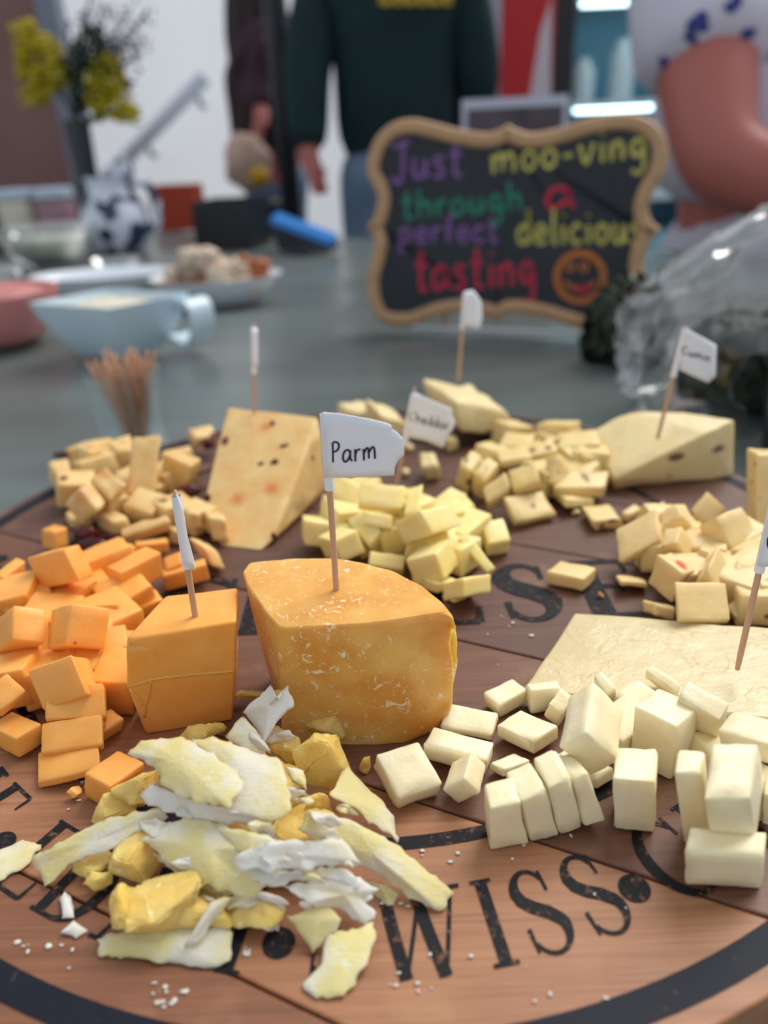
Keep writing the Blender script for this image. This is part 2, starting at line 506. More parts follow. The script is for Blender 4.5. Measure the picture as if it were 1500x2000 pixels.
# white wall made translucent so the sun behind it brightens it
tl = m.n('ShaderNodeBsdfTranslucent'); tl.inputs[0].default_value = srgb(240, 244, 250); mx_ = m.n('ShaderNodeMixShader'); mx_.inputs[0].default_value = 0.6
m.link(m.b.outputs[0], mx_.inputs[1]); m.link(tl.outputs[0], mx_.inputs[2]); m.link(mx_.outputs[0], m.t.nodes['Material Output'].inputs['Surface'])
vs = [(-5 + 10 * i / 60, 5.0 + 0.02 * math.sin(i * 0.9), z) for i in range(61) for z in (0.0, 3.2)]
o = obj('wall_back', vs, [(2*i, 2*i+2, 2*i+3, 2*i+1) for i in range(60)], M['wall_white']); o['kind'] = 'structure'
BC = Vector((-0.00567, 0.31565, ZB))      # centre of the board's top
# table with a satin cloth: back edge runs slantwise
m = Mat('satin_cloth', srgb(66, 76, 70), 0.26)
m.mix(m.mul(m.ramp(m.noise(1.4, 3, 0.5, m.co(scale=(1.2, 8, 1), rot=(0, 0, 0.35))), 0.3, 0.75), 0.6), srgb(104, 120, 122))
m.b.inputs['Specular IOR Level'].default_value = 0.9
m.b.inputs['Sheen Weight'].default_value = 0.15
M['satin_cloth'] = m.m
def back_y(x): return 2.02 - 0.72 * x
tz = ZB + ZT
tabl = empty('long_table', (-0.2, 1.0, 0), 'long market table under a grey green satin cloth', 'table')
vs, fs = [], []
NX, NY = 90, 110
for i in range(NX + 1):
    x = -2.3 + 3.4 * i / NX
    for j in range(NY + 1):
        t = j / NY
        y = -0.25 + (back_y(x) + 0.25) * t
        q = Vector((x * 1.1 + y * 0.5, y * 1.3 - x * 0.45, 0))
        ridge = noise.noise(Vector((q.x * 1.6, q.y * 9.0, 0.3)))
        fade = min(1.0, max(0.0, ((Vector((x, y)) - BC.xy).length - 0.24) / 0.12))
        vs.append((x, y, tz - 0.0065 + 0.0105 * fade * max(0, ridge) ** 1.0))
for i in range(NX):
    for j in range(NY):
        a = i * (NY + 1) + j
        fs.append((a, a + NY + 1, a + NY + 2, a + 1))
# hanging sides
def rim():
    r = [i * (NY + 1) for i in range(NX + 1)] + [NX * (NY + 1) + j for j in range(1, NY + 1)]
    r += [i * (NY + 1) + NY for i in range(NX - 1, -1, -1)] + [j for j in range(NY - 1, 0, -1)]
    return r
rm = rim(); k0 = len(vs)
for lv in (1, 2):
    for q, a in enumerate(rm):
        v = Vector(vs[a]); c = Vector((-0.4, 0.9, 0))
        d = (Vector((v.x, v.y, 0)) - c).normalized()
        v2 = v + d * (0.006 * lv + (0.02 * math.sin(q * 0.9) + 0.02) * (lv - 1))
        v2.z = v.z - 0.012 if lv == 1 else 0.12
        vs.append(v2)
L = len(rm)
for q in range(L):
    b = (q + 1) % L
    fs.append((rm[q], k0 + q, k0 + b, rm[b])); fs.append((k0 + q, k0 + L + q, k0 + L + b, k0 + b))
obj('tablecloth', vs, fs, M['satin_cloth'], tabl)
flat('table_wood', (120, 90, 62), 0.6)
mb = MB()
T4 = [(-2.27, -0.22), (1.07, -0.22), (1.07, back_y(1.07) - 0.03), (-2.27, back_y(-2.27) - 0.03)]
mb.add([(x, y, tz - 0.035) for x, y in T4] + [(x, y, tz - 0.0105) for x, y in T4], [(3,2,1,0),(4,5,6,7),(0,1,5,4),(1,2,6,5),(2,3,7,6),(3,0,4,7)])
mb.build('table_top', M['table_wood'], tabl, smooth=False)
for x, y in ((-2.1, 0), (0.95, 0), (0.95, 1.1), (-2.1, 3.3)):
    MB().tube([(x, y, 0), (x, y, tz - 0.034)], 0.025, 10).build('leg', M['table_wood'], tabl)

# ------------------------------------------------------------------ the round board: planks, ring, lettering
board = empty('cheese_board', (BC.x, BC.y, tz), 'round wooden barrel-head board printed with cheese names in black', 'serving board')
RE, TH = 0.230, 0.018
ca, sa = math.cos(GR), math.sin(GR)
def bxy(u, v): return Vector((BC.x + u * ca - v * sa, BC.y + u * sa + v * ca, 0))     # along / across the planks
joints = [-0.230, -0.196, -0.128, -0.0445, 0.0415, 0.105, 0.168, 0.230]
pm = ['plank_red', 'plank_tan', 'plank_mid', 'plank_brown', 'plank_brown', 'plank_brown', 'plank_brown']
for k in range(len(joints) - 1):
    v0, v1 = joints[k] + 0.00035, joints[k + 1] - 0.00035
    def chord(v): return math.sqrt(max(RE * RE - v * v, 1e-8))
    n = 22
    up_, dn = [], []
    for i in range(n + 1):
        v = v0 + (v1 - v0) * i / n
        up_.append((chord(v), v)); dn.append((-chord(v), v))
    outl = up_ + dn[::-1]
    bm = bmesh.new()
    top = [bm.verts.new(bxy(u, v) + Vector((0, 0, ZB))) for u, v in outl]
    f = bm.faces.new(top)
    ex = bmesh.ops.extrude_face_region(bm, geom=[f])
    for g in ex['geom']:
        if isinstance(g, bmesh.types.BMVert): g.co.z -= TH
    bmesh.ops.recalc_face_normals(bm, faces=bm.faces)
    te = [e for e in bm.edges if all(abs(v.co.z - ZB) < 1e-6 for v in e.verts)]
    bmesh.ops.bevel(bm, geom=te, offset=0.0007, segments=2, profile=0.5, affect='EDGES')
    bm_obj('plank', bm, M[pm[k]], board, smooth=False)
MB().lathe((BC.x, BC.y, 0), [(0.205, ZB - 0.0215), (0.205, ZB - TH - 0.0002)], 48).build('backing', M['joint_dark'], board, auto=40)
MB().lathe((BC.x, BC.y, 0), [(0.13, tz + 0.0005), (0.13, ZB - 0.0217)], 48).build('turntable_base', M['joint_dark'], board, auto=40)
def ring(r0, r1, name, mat, z=0.00025, a0=0, a1=2 * PI, n=160):
    vs, fs = [], []
    for i in range(n + 1):
        a = a0 + (a1 - a0) * i / n
        for r in (r0, r1): vs.append((BC.x + r * math.cos(a), BC.y + r * math.sin(a), ZB + z))
    for i in range(n): fs.append((2*i, 2*i+1, 2*i+3, 2*i+2))
    return obj(name, vs, fs, M[mat], board)
ring(0.2168, 0.2246, 'printed_ring', 'ring_ink')
ring(0.1615, 0.1660, 'inner_ring', 'board_ink')
# serif capitals as pen strokes: ((points), (widths)), unit height
def arc(cx, cy, rx, ry, a0, a1, n=14):
    return [(cx + rx * math.cos(math.radians(a0 + (a1 - a0) * i / n)), cy + ry * math.sin(math.radians(a0 + (a1 - a0) * i / n))) for i in range(n + 1)]
def sw(n, a, b): return [a + (b - a) * math.sin(PI * i / (n - 1)) for i in range(n)]
TK, TN = 0.15, 0.05
def serif(x, y, w=0.30): return ([(x - w / 2, y), (x + w / 2, y)], [TN, TN])
S_pts = arc(0.27, 0.74, 0.22, 0.24, 25, 180, 10) + [(0.09, 0.64), (0.20, 0.545), (0.36, 0.455), (0.47, 0.35)] + arc(0.27, 0.26, 0.23, 0.25, 10, -155, 12)
S_w = [0.05 + 0.12 * math.exp(-((i - 12.5) / 5.0) ** 2) for i in range(len(S_pts))]
GL = {
 'I': (0.34, [([(0.17, 0), (0.17, 1)], [TK, TK]), serif(0.17, 0.02), serif(0.17, 0.98)]),
 'W': (1.16, [([(0.10, 1), (0.34, 0)], [TK, TK]), ([(0.34, 0), (0.58, 0.9)], [TN, TN]), ([(0.52, 1), (0.78, 0)], [TK, TK]), ([(0.78, 0), (1.04, 1)], [TN, TN]),
        serif(0.10, 0.98, 0.26), serif(0.54, 0.98, 0.22), serif(1.04, 0.98, 0.24)]),
 'S': (0.56, [(S_pts, S_w), ([(0.475, 0.70), (0.475, 0.95)], [0.04, 0.04]), ([(0.05, 0.05), (0.04, 0.32)], [0.03, 0.05])]),
 'C': (0.80, [(arc(0.45, 0.5, 0.38, 0.50, 40, 320, 28), [0.05 + 0.11 * math.sin(PI * i / 28) ** 2 for i in range(29)]), ([(0.76, 0.70), (0.76, 0.98)], [0.04, 0.04])]),
 'E': (0.66, [([(0.14, 0), (0.14, 1)], [TK, TK]), ([(0.02, 0.98), (0.58, 0.98)], [TN, TN]), ([(0.02, 0.02), (0.60, 0.02)], [TN, TN]), ([(0.14, 0.52), (0.44, 0.52)], [TN, TN]),
        ([(0.58, 0.98), (0.58, 0.76)], [0.05, 0.03]), ([(0.60, 0.02), (0.62, 0.26)], [0.06, 0.03]), ([(0.44, 0.42), (0.44, 0.62)], [0.04, 0.04])]),
 'D': (0.80, [([(0.14, 0), (0.14, 1)], [TK, TK]), ([(0.02, 0.98), (0.34, 0.98)] + arc(0.34, 0.5, 0.40, 0.48, 90, -90, 16) + [(0.02, 0.02)], [TN] + [0.05 + 0.11 * math.sin(PI * i / 17) for i in range(18)] + [TN])]),
 'A': (0.86, [([(0.12, 0), (0.42, 1)], [TN, TN]), ([(0.40, 1), (0.74, 0)], [TK, TK]), ([(0.23, 0.36), (0.60, 0.36)], [TN, TN]), serif(0.12, 0.02, 0.24), serif(0.74, 0.02, 0.28)]),
 'M': (1.02, [([(0.14, 0), (0.16, 1)], [TN, TN]), ([(0.16, 1), (0.48, 0.05)], [TK, TK]), ([(0.48, 0.05), (0.82, 1)], [TN, TN]), ([(0.84, 0), (0.84, 1)], [TK, TK]),
        serif(0.14, 0.02, 0.26), serif(0.84, 0.02, 0.30), serif(0.13, 0.98, 0.2), serif(0.86, 0.98, 0.24)]),
 'H': (0.86, [([(0.16, 0), (0.16, 1)], [TK, TK]), ([(0.70, 0), (0.70, 1)], [TK, TK]), ([(0.16, 0.52), (0.70, 0.52)], [TN, TN])] + [serif(x, y) for x in (0.16, 0.70) for y in (0.02, 0.98)]),
 'R': (0.80, [([(0.15, 0), (0.15, 1)], [TK, TK]), ([(0.04, 0.98), (0.34, 0.98)] + arc(0.34, 0.74, 0.24, 0.24, 90, -90, 12) + [(0.15, 0.50)], [TN] + [0.05 + 0.09 * math.sin(PI * i / 13) for i in range(14)] + [TN]), ([(0.36, 0.5), (0.72, 0.02)], [TN, TK]), serif(0.15, 0.02)]),
 'B': (0.72, [([(0.15, 0), (0.15, 1)], [TK, TK]), ([(0.04, 0.98)] + arc(0.32, 0.76, 0.22, 0.22, 90, -90, 12) + [(0.15, 0.54)], [TN] + [0.05 + 0.09 * math.sin(PI * i / 12) for i in range(13)] + [TN]), ([(0.15, 0.54)] + arc(0.34, 0.28, 0.26, 0.26, 90, -90, 12) + [(0.04, 0.02)], [TN] + [0.05 + 0.09 * math.sin(PI * i / 12) for i in range(13)] + [TN])]),
 'G': (0.84, [(arc(0.45, 0.5, 0.38, 0.50, 40, 325, 28), [0.05 + 0.11 * math.sin(PI * i / 28) ** 2 for i in range(29)]), ([(0.72, 0.02), (0.72, 0.42)], [TK, TK]), serif(0.72, 0.43, 0.26)]),
 'O': (0.88, [(arc(0.44, 0.5, 0.38, 0.50, 0, 360, 36), [0.05 + 0.11 * abs(math.cos(2 * PI * i / 36)) for i in range(37)])]),
 'U': (0.84, [([(0.16, 1), (0.16, 0.34)] + arc(0.43, 0.34, 0.27, 0.33, 180, 360, 14) + [(0.70, 1)], [TK, TK] + [TK - 0.1 * i / 14 for i in range(15)] + [TN]), serif(0.16, 0.98), serif(0.70, 0.98, 0.22)]),
}
def curve_pts(p):
    out = []
    for a, b in zip(p[:-1], p[1:]):
        k = max(1, int(math.hypot(b[0]-a[0], b[1]-a[1]) / 0.2))
        out += [(a[0] + (b[0]-a[0]) * i / k, a[1] + (b[1]-a[1]) * i / k, i / k) for i in range(k)]
    return out + [(p[-1][0], p[-1][1], 0)]
def glyph(ch, fn, size, parent, mat):
    w, strokes = GL[ch]
    mb = MB()
    for q, (pts, ws) in enumerate(strokes):
        P, Wd = [], []
        for i in range(len(pts) - 1):
            k = max(1, int(math.hypot(pts[i+1][0]-pts[i][0], pts[i+1][1]-pts[i][1]) / 0.2))
            for j in range(k):
                t = j / k
                P.append(fn(pts[i][0] + (pts[i+1][0]-pts[i][0]) * t, pts[i][1] + (pts[i+1][1]-pts[i][1]) * t))
                Wd.append((ws[i] + (ws[i+1]-ws[i]) * t) * size)
        P.append(fn(*pts[-1])); Wd.append(ws[-1] * size)
        mb.ribbon(P, Wd, (0, 0, 1), 0.0003 + 0.00001 * q)
    return mb.build('letter', mat, parent, smooth=False)
RBASE, HGT = 0.2035, 0.0245
def arc_text(items):
    for ch, ang in items:
        a = math.radians(ang)
        if ch == '.':
            mb = MB(); r = RBASE - HGT * 0.38
            mb.disc((BC.x + r * math.cos(a), BC.y + r * math.sin(a), ZB), 0.0043, (0, 0, 1), 0.0003, 24)
            mb.build('dot', M['board_ink'], board, smooth=False); continue
        w = GL[ch][0]
        def fn(u, v, a=a, w=w):
            r = RBASE - v * HGT
            t = a + (u - w / 2) * HGT * 0.86 / (RBASE - HGT / 2)
            return Vector((BC.x + r * math.cos(t), BC.y + r * math.sin(t), ZB))
        glyph(ch, fn, HGT * 0.9, board, M['board_ink'])
def word_angles(word, start, gap=1.15):
    out, a = [], start
    for ch in word:
        w = math.degrees(GL[ch][0] * HGT * 0.86 / (RBASE - HGT / 2))
        out.append((ch, a + w / 2)); a += w + gap
    return out, a
its = [('S', -93.6), ('W', -86.8), ('I', -81.2), ('S', -77.2), ('S', -72.4), ('.', -69.2), ('C', -64.5), ('.', -97.9), ('.', -126.0)]
its += [('E', -121.6), ('D', -116.0), ('A', -109.8), ('M', -103.2)]
its += word_angles('HEDDAR', -60.6)[0]
its += [('E', -130.2), ('I', -134.6), ('R', -139.4), ('B', -145.2), ('.', -149.6), ('A', -154), ('D', -160.5), ('U', -167), ('O', -174), ('G', -181), ('.', -186)]
arc_text(its)
for ch, x in zip('CHEESE', (-0.082, -0.042, -0.003, 0.033, 0.0685, 0.106)):
    w = GL[ch][0]; hh = 0.046
    glyph(ch, lambda u, v, x=x, w=w: Vector((BC.x + x + (u - w / 2) * hh * 0.92, BC.y - 0.055 + v * hh, ZB)), hh * 1.5, board, M['board_ink'])
# ------------------------------------------------------------------ orange cheese
G1 = 'cubes and slices of orange cheese'
def orange(frame, V, A, B, Cc, z, label, name='orange_cheese_cube'):
    return piece(frame, V, A, B, Cc, z, name, label, 'cheese', 'orange_cheese', G1, amp=0.00025, chip=0.0003)
hO = 0.0436
tz_ = lambda x, y, z: Uf(FO, x, y, z)
o = hull('orange_cheese_block', [tz_(735, 745, 43.6), tz_(1385, 640, 43.6), tz_(1392, 440, 42), tz_(970, 490, 42), tz_(741, 1010, 24.5), tz_(880, 985, 24.5), tz_(1380, 930, 24),
     tz_(852, 1310, 0), tz_(1365, 1226, 0), tz_(1395, 800, 0), tz_(800, 1130, 5), tz_(1000, 980, 0)], 'orange_cheese',
     'orange block of cheese with a creased front face and a toothpick in its top', 'cheese', bev=0.0012, noise_amp=0.0003, seed=3)
from mathutils.bvhtree import BVHTree
def hit(o, px, py):
    bv = BVHTree.FromPolygons([v.co + o.location for v in o.data.vertices], [list(p.vertices) for p in o.data.polygons])
    r = bv.ray_cast(Vector((0, 0, ZB + CAMH)), Vector(ray(px, py)).normalized())
    return r[0], r[1]
def fold(path):
    pts = [hit(o, *FO(x, y))[0] for x, y in path]
    pts = [p for p in pts if p]
    if len(pts) > 1: MB().tube(catmull(pts, 3, False), 0.00055, 6).build('fold', M['orange_cheese'], o)
fold([(748, 1020), (815, 1005), (885, 982), (1000, 966), (1150, 950), (1300, 938), (1368, 930)])
fold([(884, 984), (872, 1060), (850, 1135), (846, 1200), (856, 1300)])
fold([(765, 1040), (805, 1085), (848, 1132)])
for a in [
 (FA, (740, 310), (300, 415), (930, 690), (930, 250), 13, 'orange cube with a small pit, topmost at the upper left of the orange pile'),
 (FA, (645, 330), (490, 290), (810, 270), (630, 110), 3, 'orange cube tip poking up behind the topmost pitted orange cube'),
 (FA, (40, 655), (310, 450), (45, 1010), (-80, 620), 4, 'tall orange cube cut by the left picture edge below the pitted cube'),
 (FA, (600, 900), (1330, 700), (620, 1100), (480, 720), 4, 'wrinkled orange piece wedged under the topmost pitted orange cube'),
 (FA, (140, 1370), (540, 1410), (-100, 1560), (150, 960), 9, 'big smooth orange cube at the left edge beside the three-pitted cube'),
 (FA, (770, 1440), (1240, 1490), (540, 1490), (830, 940), 12, 'orange cube with three tiny pits on its bright front face'),
 (FA, (1390, 960), (680, 990), (1380, 1200), (1500, 860), 3, 'flat orange piece mostly hidden behind the cube with three pits'),
 (FB, (330, 600), (810, 350), (380, 880), (160, 515), 10, 'long orange cube lying on top, nearest the orange block on its left'),
 (FB, (430, 1060), (840, 900), (440, 1200), (330, 930), 1, 'orange cube lying under the long orange cube beside the block'),
 (FB, (820, 640), (1340, 500), (870, 820), (800, 560), 0, 'orange slice directly behind the orange block and its toothpick'),
 (FB, (850, 560), (1070, 480), (860, 660), (830, 400), 4, 'pale orange cube seen just left of the folded paper flag'),
 (FB, (180, 330), (520, 290), (200, 440), (130, 280), 3, 'flat orange slice at the back of the pile beside the dark cranberry'),
 (FB, (520, 280), (900, 240), (530, 400), (500, 230), 2, 'flat orange slice at the back touching the cranberry cheese stick'),
 (FC, (1300, 530), (870, 510), (1310, 850), (1420, 180), 0, 'flat-topped orange slab pressed against the left side of the orange block'),
 (FC, (1300, 170), (1030, 170), (1300, 400), (1380, 0), 7, 'glossy orange strip tucked behind the slab beside the orange block'),
 (FC, (0, 785), (250, 585), (10, 850), (-180, 600), 11, 'thin orange slice lying tilted at the left edge, pointing right'),
 (FC, (230, 370), (-40, 275), (215, 500), (290, 300), 6, 'orange piece under the big smooth cube at the left edge'),
 (FC, (145, 1065), (400, 915), (190, 1255), (-130, 930), 0, 'orange cube with a pitted top at the front left corner of the pile'),
 (FC, (690, 225), (260, 385), (850, 620), (860, 270), 4, 'orange cube leaning just behind the three fanned orange slices'),
 (FC, (245, 340), (640, 300), (225, 630), (200, 200), 0, 'orange cube standing left behind the leaning cube and fanned slices'),
 (FC, (985, 1010), (1215, 865), (980, 1120), (850, 900), 0, 'low orange cube on the wood right of the fanned slices'),
 (FC, (290, 1055), (420, 960), (340, 1170), (220, 980), 0, 'small orange cube on the wood just left of the fanned slices'),
 (FO, (645, 1615), (850, 1470), (640, 1760), (490, 1530), 0, 'lowest orange cube on the wood touching the parmesan shavings'),
]: orange(*a)
orange(FC, (1030, 850), (440, 880), (1015, 510), (1045, 910), 7, 'uppermost of the three fanned flat orange slices', 'orange_cheese_slice')
orange(FC, (1000, 1110), (390, 1200), (990, 810), (1015, 1170), 3.5, 'middle one of the three fanned flat orange slices', 'orange_cheese_slice')
orange(FC, (975, 1340), (360, 1490), (960, 1045), (990, 1410), 0, 'lowest of the three fanned flat orange slices, nearest the camera', 'orange_cheese_slice')

FX = fr(0, 0, 1)
def buried(spots, size, mat, name, label, group, seed):
    """cubes at the bottom of a pile: centre as seen, resting on the board or on others"""
    rnd = random.Random(seed)
    for x, y, z in spots:
        e = size / 1000 * rnd.uniform(.85, 1.1); c_ = U(x, y, z / 1000 + e / 2)
        Rm = Matrix.Rotation(rnd.uniform(-.8, .8), 3, 'Z') @ Matrix.Rotation(rnd.uniform(-.25, .25), 3, 'X') @ Matrix.Rotation(rnd.uniform(-.25, .25), 3, 'Y')
        cs = {(i, j, l): c_ + Rm @ Vector(((i - .5) * e * 1.15, (j - .5) * e, (l - .5) * e * .85)) for i in (0, 1) for j in (0, 1) for l in (0, 1)}
        _seed[0] += 1
        vs, fs = soft_box(cs, _seed[0], 0.0009, 0.0004, 0.0004)
        lo = min(v.z for v in vs)
        if lo < ZB + 0.0002: vs = [v + Vector((0, 0, ZB + 0.0002 - lo)) for v in vs]
        tag(obj(name, vs, fs, M[mat]), label, 'cheese', group)
buried([(60, 1180, 0), (105, 1215, 0), (150, 1165, 0), (215, 1215, 0), (250, 1175, 0), (180, 1265, 0), (60, 1245, 0), (25, 1330, 0), (110, 1330, 0), (30, 1180, 0), (210, 1110, 0), (200, 1300, 0)], 19, 'orange_cheese', 'orange_cheese_cube',
       'orange cube buried under other cubes in the orange pile', 'buried orange cubes', 1)
# ------------------------------------------------------------------ white cheese
G2 = 'cubes and slices of white cheese'
def white(frame, V, A, B, Cc, z, label, name='white_cheese_cube', over=None):
    return piece(frame, V, A, B, Cc, z, name, label, 'cheese', 'white_cheese', G2, amp=0.0003, chip=0.0007, r=0.0008, over=over)
q = [(1122, 1195), (1600, 1232), (1720, 1330), (1640, 1420), (1022, 1345)]
hull('white_cheese_slab', [U(x, y, 0.009) for x, y in q] + [U(x, y, 0.009) - Vector((0, 0, 0.009)) for x, y in q], 'slab_cheese',
     'large flat slab of pale cheese at the right with a flag stuck in it', 'cheese', bev=0.0018, noise_amp=0.0005, cuts=3, seed=8)
for a in [
 (FD, (300, 1390), (725, 1245), (270, 1510), (70, 960), 0, 'leftmost white cube, lying by itself in front of the parmesan wedge'),
 (FD, (1150, 1030), (530, 870), (1130, 1180), (1235, 845), 0, 'long white bar lying right behind the leftmost white cube'),
 (FD, (930, 1195), (1010, 915), (1085, 1345), (720, 1310), 0, 'white cube standing on edge between the leftmost cube and the four slices'),
 (FD, (1200, 780), (690, 690), (1200, 840), (1270, 550), 0, 'flat white bar touching the lower right side of the parmesan wedge'),
 (FE, (270, 490), (560, 335), (285, 620), (118, 365), 0, 'white cube at the back left corner, next to the corner of the slab'),
 (FE, (575, 330), (880, 300), (590, 570), (540, 270), 0, 'white cube flush beside the back left cube along the slab edge'),
 (FE, (595, 850), (845, 690), (610, 980), (240, 680), 1, 'rectangular white cube with a grainy top behind the row of slices'),
 (FE, (890, 585), (750, 475), (840, 700), (1015, 410), 2, 'small white cube tilted left of the big leaning cube'),
 (FE, (320, 1110), (580, 1010), (320, 1200), (165, 1030), 0, 'low white cube half hidden behind the row of four slices'),
 (FE, (1125, 750), (1200, 245), (1440, 1040), (855, 890), 11, 'big white cube balanced on its corner on top of the pile'),
 (FE, (1000, 400), (1200, 290), (1010, 480), (870, 325), 2, 'white piece behind the balanced cube, against the slab'),
 (FE, (1330, 380), (1420, 310), (1340, 480), (1180, 190), 6, 'white piece rising behind the top corner of the balanced cube'),
 (FF, (240, 445), (430, 300), (240, 480), (75, 320), 9, 'white slice lying on the slab edge right of the balanced cube'),
 (FF, (580, 310), (625, 240), (570, 360), (330, 130), 6, 'rearmost white slice lying on the slab edge'),
 (FF, (595, 580), (780, 415), (540, 1020), (245, 410), 0, 'tall white block with one small hole in its shaded front'),
 (FF, (945, 525), (1020, 380), (905, 760), (600, 330), 4, 'white block with a black speck on top, behind the tall holed block'),
 (FF, (1360, 740), (925, 610), (1370, 900), (1480, 560), 12, 'white block lying on the slab at the right picture edge'),
 (FF, (425, 1035), (75, 1005), (410, 1450), (425, 765), 0, 'upright white bar standing alone on the wood in front of the holed block'),
 (FF, (1190, 1165), (800, 1170), (1240, 1510), (1255, 710), 13, 'wide white plank leaning over the lowest right block'),
 (FF, (1305, 1640), (660, 1600), (1275, 1905), (1325, 1430), 0, 'lowest white block at the right, nearest the camera beside the printed C'),
 (FF, (1420, 1150), (1290, 1130), (1400, 1400), (1460, 900), 3, 'white block mostly cut off by the right picture edge beside the wide plank'),
 (FE, (1200, 1190), (1400, 1080), (1225, 1310), (1000, 1100), 0, 'shadowed white cube underneath the balanced cube'),
 (FE, (980, 1110), (1100, 1050), (990, 1200), (830, 970), 2, 'small white cube between the balanced cube and the row of slices'),
 (FF, (160, 600), (250, 560), (160, 700), (120, 430), 2, 'white cube squeezed between the balanced cube and the tall holed block'),
]: white(*a)
buried([(1218, 1425, 0), (1400, 1475, 0), (1465, 1545, 0)], 14, 'white_cheese', 'white_cheese_cube',
       'white cube buried low between others in the white pile', 'buried white cubes', 6)
for nm, a in zip(('first', 'second', 'third', 'fourth'), [((180, 1505), (475, 1430), (185, 1910), (125, 1260), (578, 1850)), ((490, 1430), (740, 1310), (585, 1830), (330, 1145), (868, 1765)),
          ((755, 1300), (975, 1200), (870, 1760), (600, 1000), (1105, 1695)), ((985, 1190), (1140, 1140), (1110, 1680), (830, 980), (1322, 1615))]):
    white(FE, *a[:4], 0, nm + ' from the left of four upright white slices leaning in a row', 'white_cheese_slice', {(1, 1, 0): a[4]})
white(FF, (790, 965), (565, 955), (860, 1565), (815, 780), 0, 'narrow upright white slice left of the wide leaning plank', 'white_cheese_slice')

# ------------------------------------------------------------------ pale yellow cheese in the middle
G3 = 'pale yellow cheese cubes in the middle of the board'
for a in [
 (FG, (1400, 490), (800, 430), (1400, 570), (1440, 190), 21, 'broad yellow cube topmost at the back of the central pile'),
 (FH, (350, 330), (170, 385), (350, 420), (395, 20), 20, 'yellow cube right beside the topmost broad one'),
 (FG, (770, 510), (420, 310), (770, 610), (850, 170), 10, 'yellow cube behind the long toothpick, left of the topmost cube'),
 (FG, (100, 650), (760, 720), (100, 980), (60, 560), 0, 'leftmost yellow bar lying next to the cranberry block'),
 (FG, (480, 930), (800, 780), (600, 1230), (260, 870), 4, 'yellow cube with a bright corner directly behind the long toothpick'),
 (FG, (1250, 770), (870, 690), (1260, 805), (1260, 590), 15, 'thin yellow slice under the topmost broad cube'),
 (FG, (960, 980), (1130, 790), (990, 1090), (800, 780), 5, 'yellow cube under the thin slice on the left side of the pile'),
 (FG, (1060, 1150), (1290, 1110), (1070, 1230), (1000, 1060), 0, 'small yellow cube low in the pile above the parmesan wedge'),
 (FG, (1420, 1300), (950, 1230), (1420, 1400), (1440, 1110), 0, 'yellow slab touching the back rim of the parmesan wedge'),
 (FH, (515, 605), (870, 510), (190, 740), (355, 335), 13, 'large yellow cube with a deep shaded left face in the pile centre'),
 (FH, (790, 340), (1000, 270), (850, 500), (650, 200), 8, 'yellow cube at the upper right of the central pile'),
 (FH, (720, 300), (910, 150), (720, 420), (530, 200), 5, 'yellow cube at the back between the topmost cubes and the herb cubes'),
 (FH, (900, 540), (1050, 480), (960, 700), (830, 480), 0, 'small shaded yellow cube left of the rightmost yellow cube'),
 (FH, (1160, 735), (1430, 690), (1140, 890), (1070, 470), 0, 'rightmost yellow cube standing a little apart on the wood'),
 (FH, (540, 855), (710, 680), (655, 1165), (190, 930), 4, 'long yellow stick showing its bright square end'),
 (FH, (870, 1130), (1195, 1080), (880, 1350), (620, 1190), 0, 'wedge-shaped yellow piece at the front right foot of the central pile'),
 (FH, (1150, 1060), (1250, 1000), (1150, 1100), (800, 650), 4, 'long flat yellow slice sloping down the right side of the pile'),
 (FH, (540, 1200), (800, 1150), (560, 1330), (250, 1080), 0, 'shaded yellow cube underneath the long stick behind the parmesan wedge'),
 (FH, (760, 1410), (980, 1330), (760, 1430), (600, 1330), 0, 'thin pale slice flat on the wood at the front of the central pile'),
]: piece(*a[:6], 'yellow_cheese_cube', a[6], 'cheese', 'yellow_cheese', G3, chip=0.0003)

buried([(700, 985, 0), (730, 1035, 0), (780, 1040, 0), (840, 1070, 0), (860, 1020, 0), (890, 1080, 0), (800, 1000, 6), (770, 985, 8), (905, 1040, 0), (680, 1010, 2)], 19, 'yellow_cheese', 'yellow_cheese_cube',
       'yellow cube buried low in the central yellow pile', 'buried yellow cubes', 2)
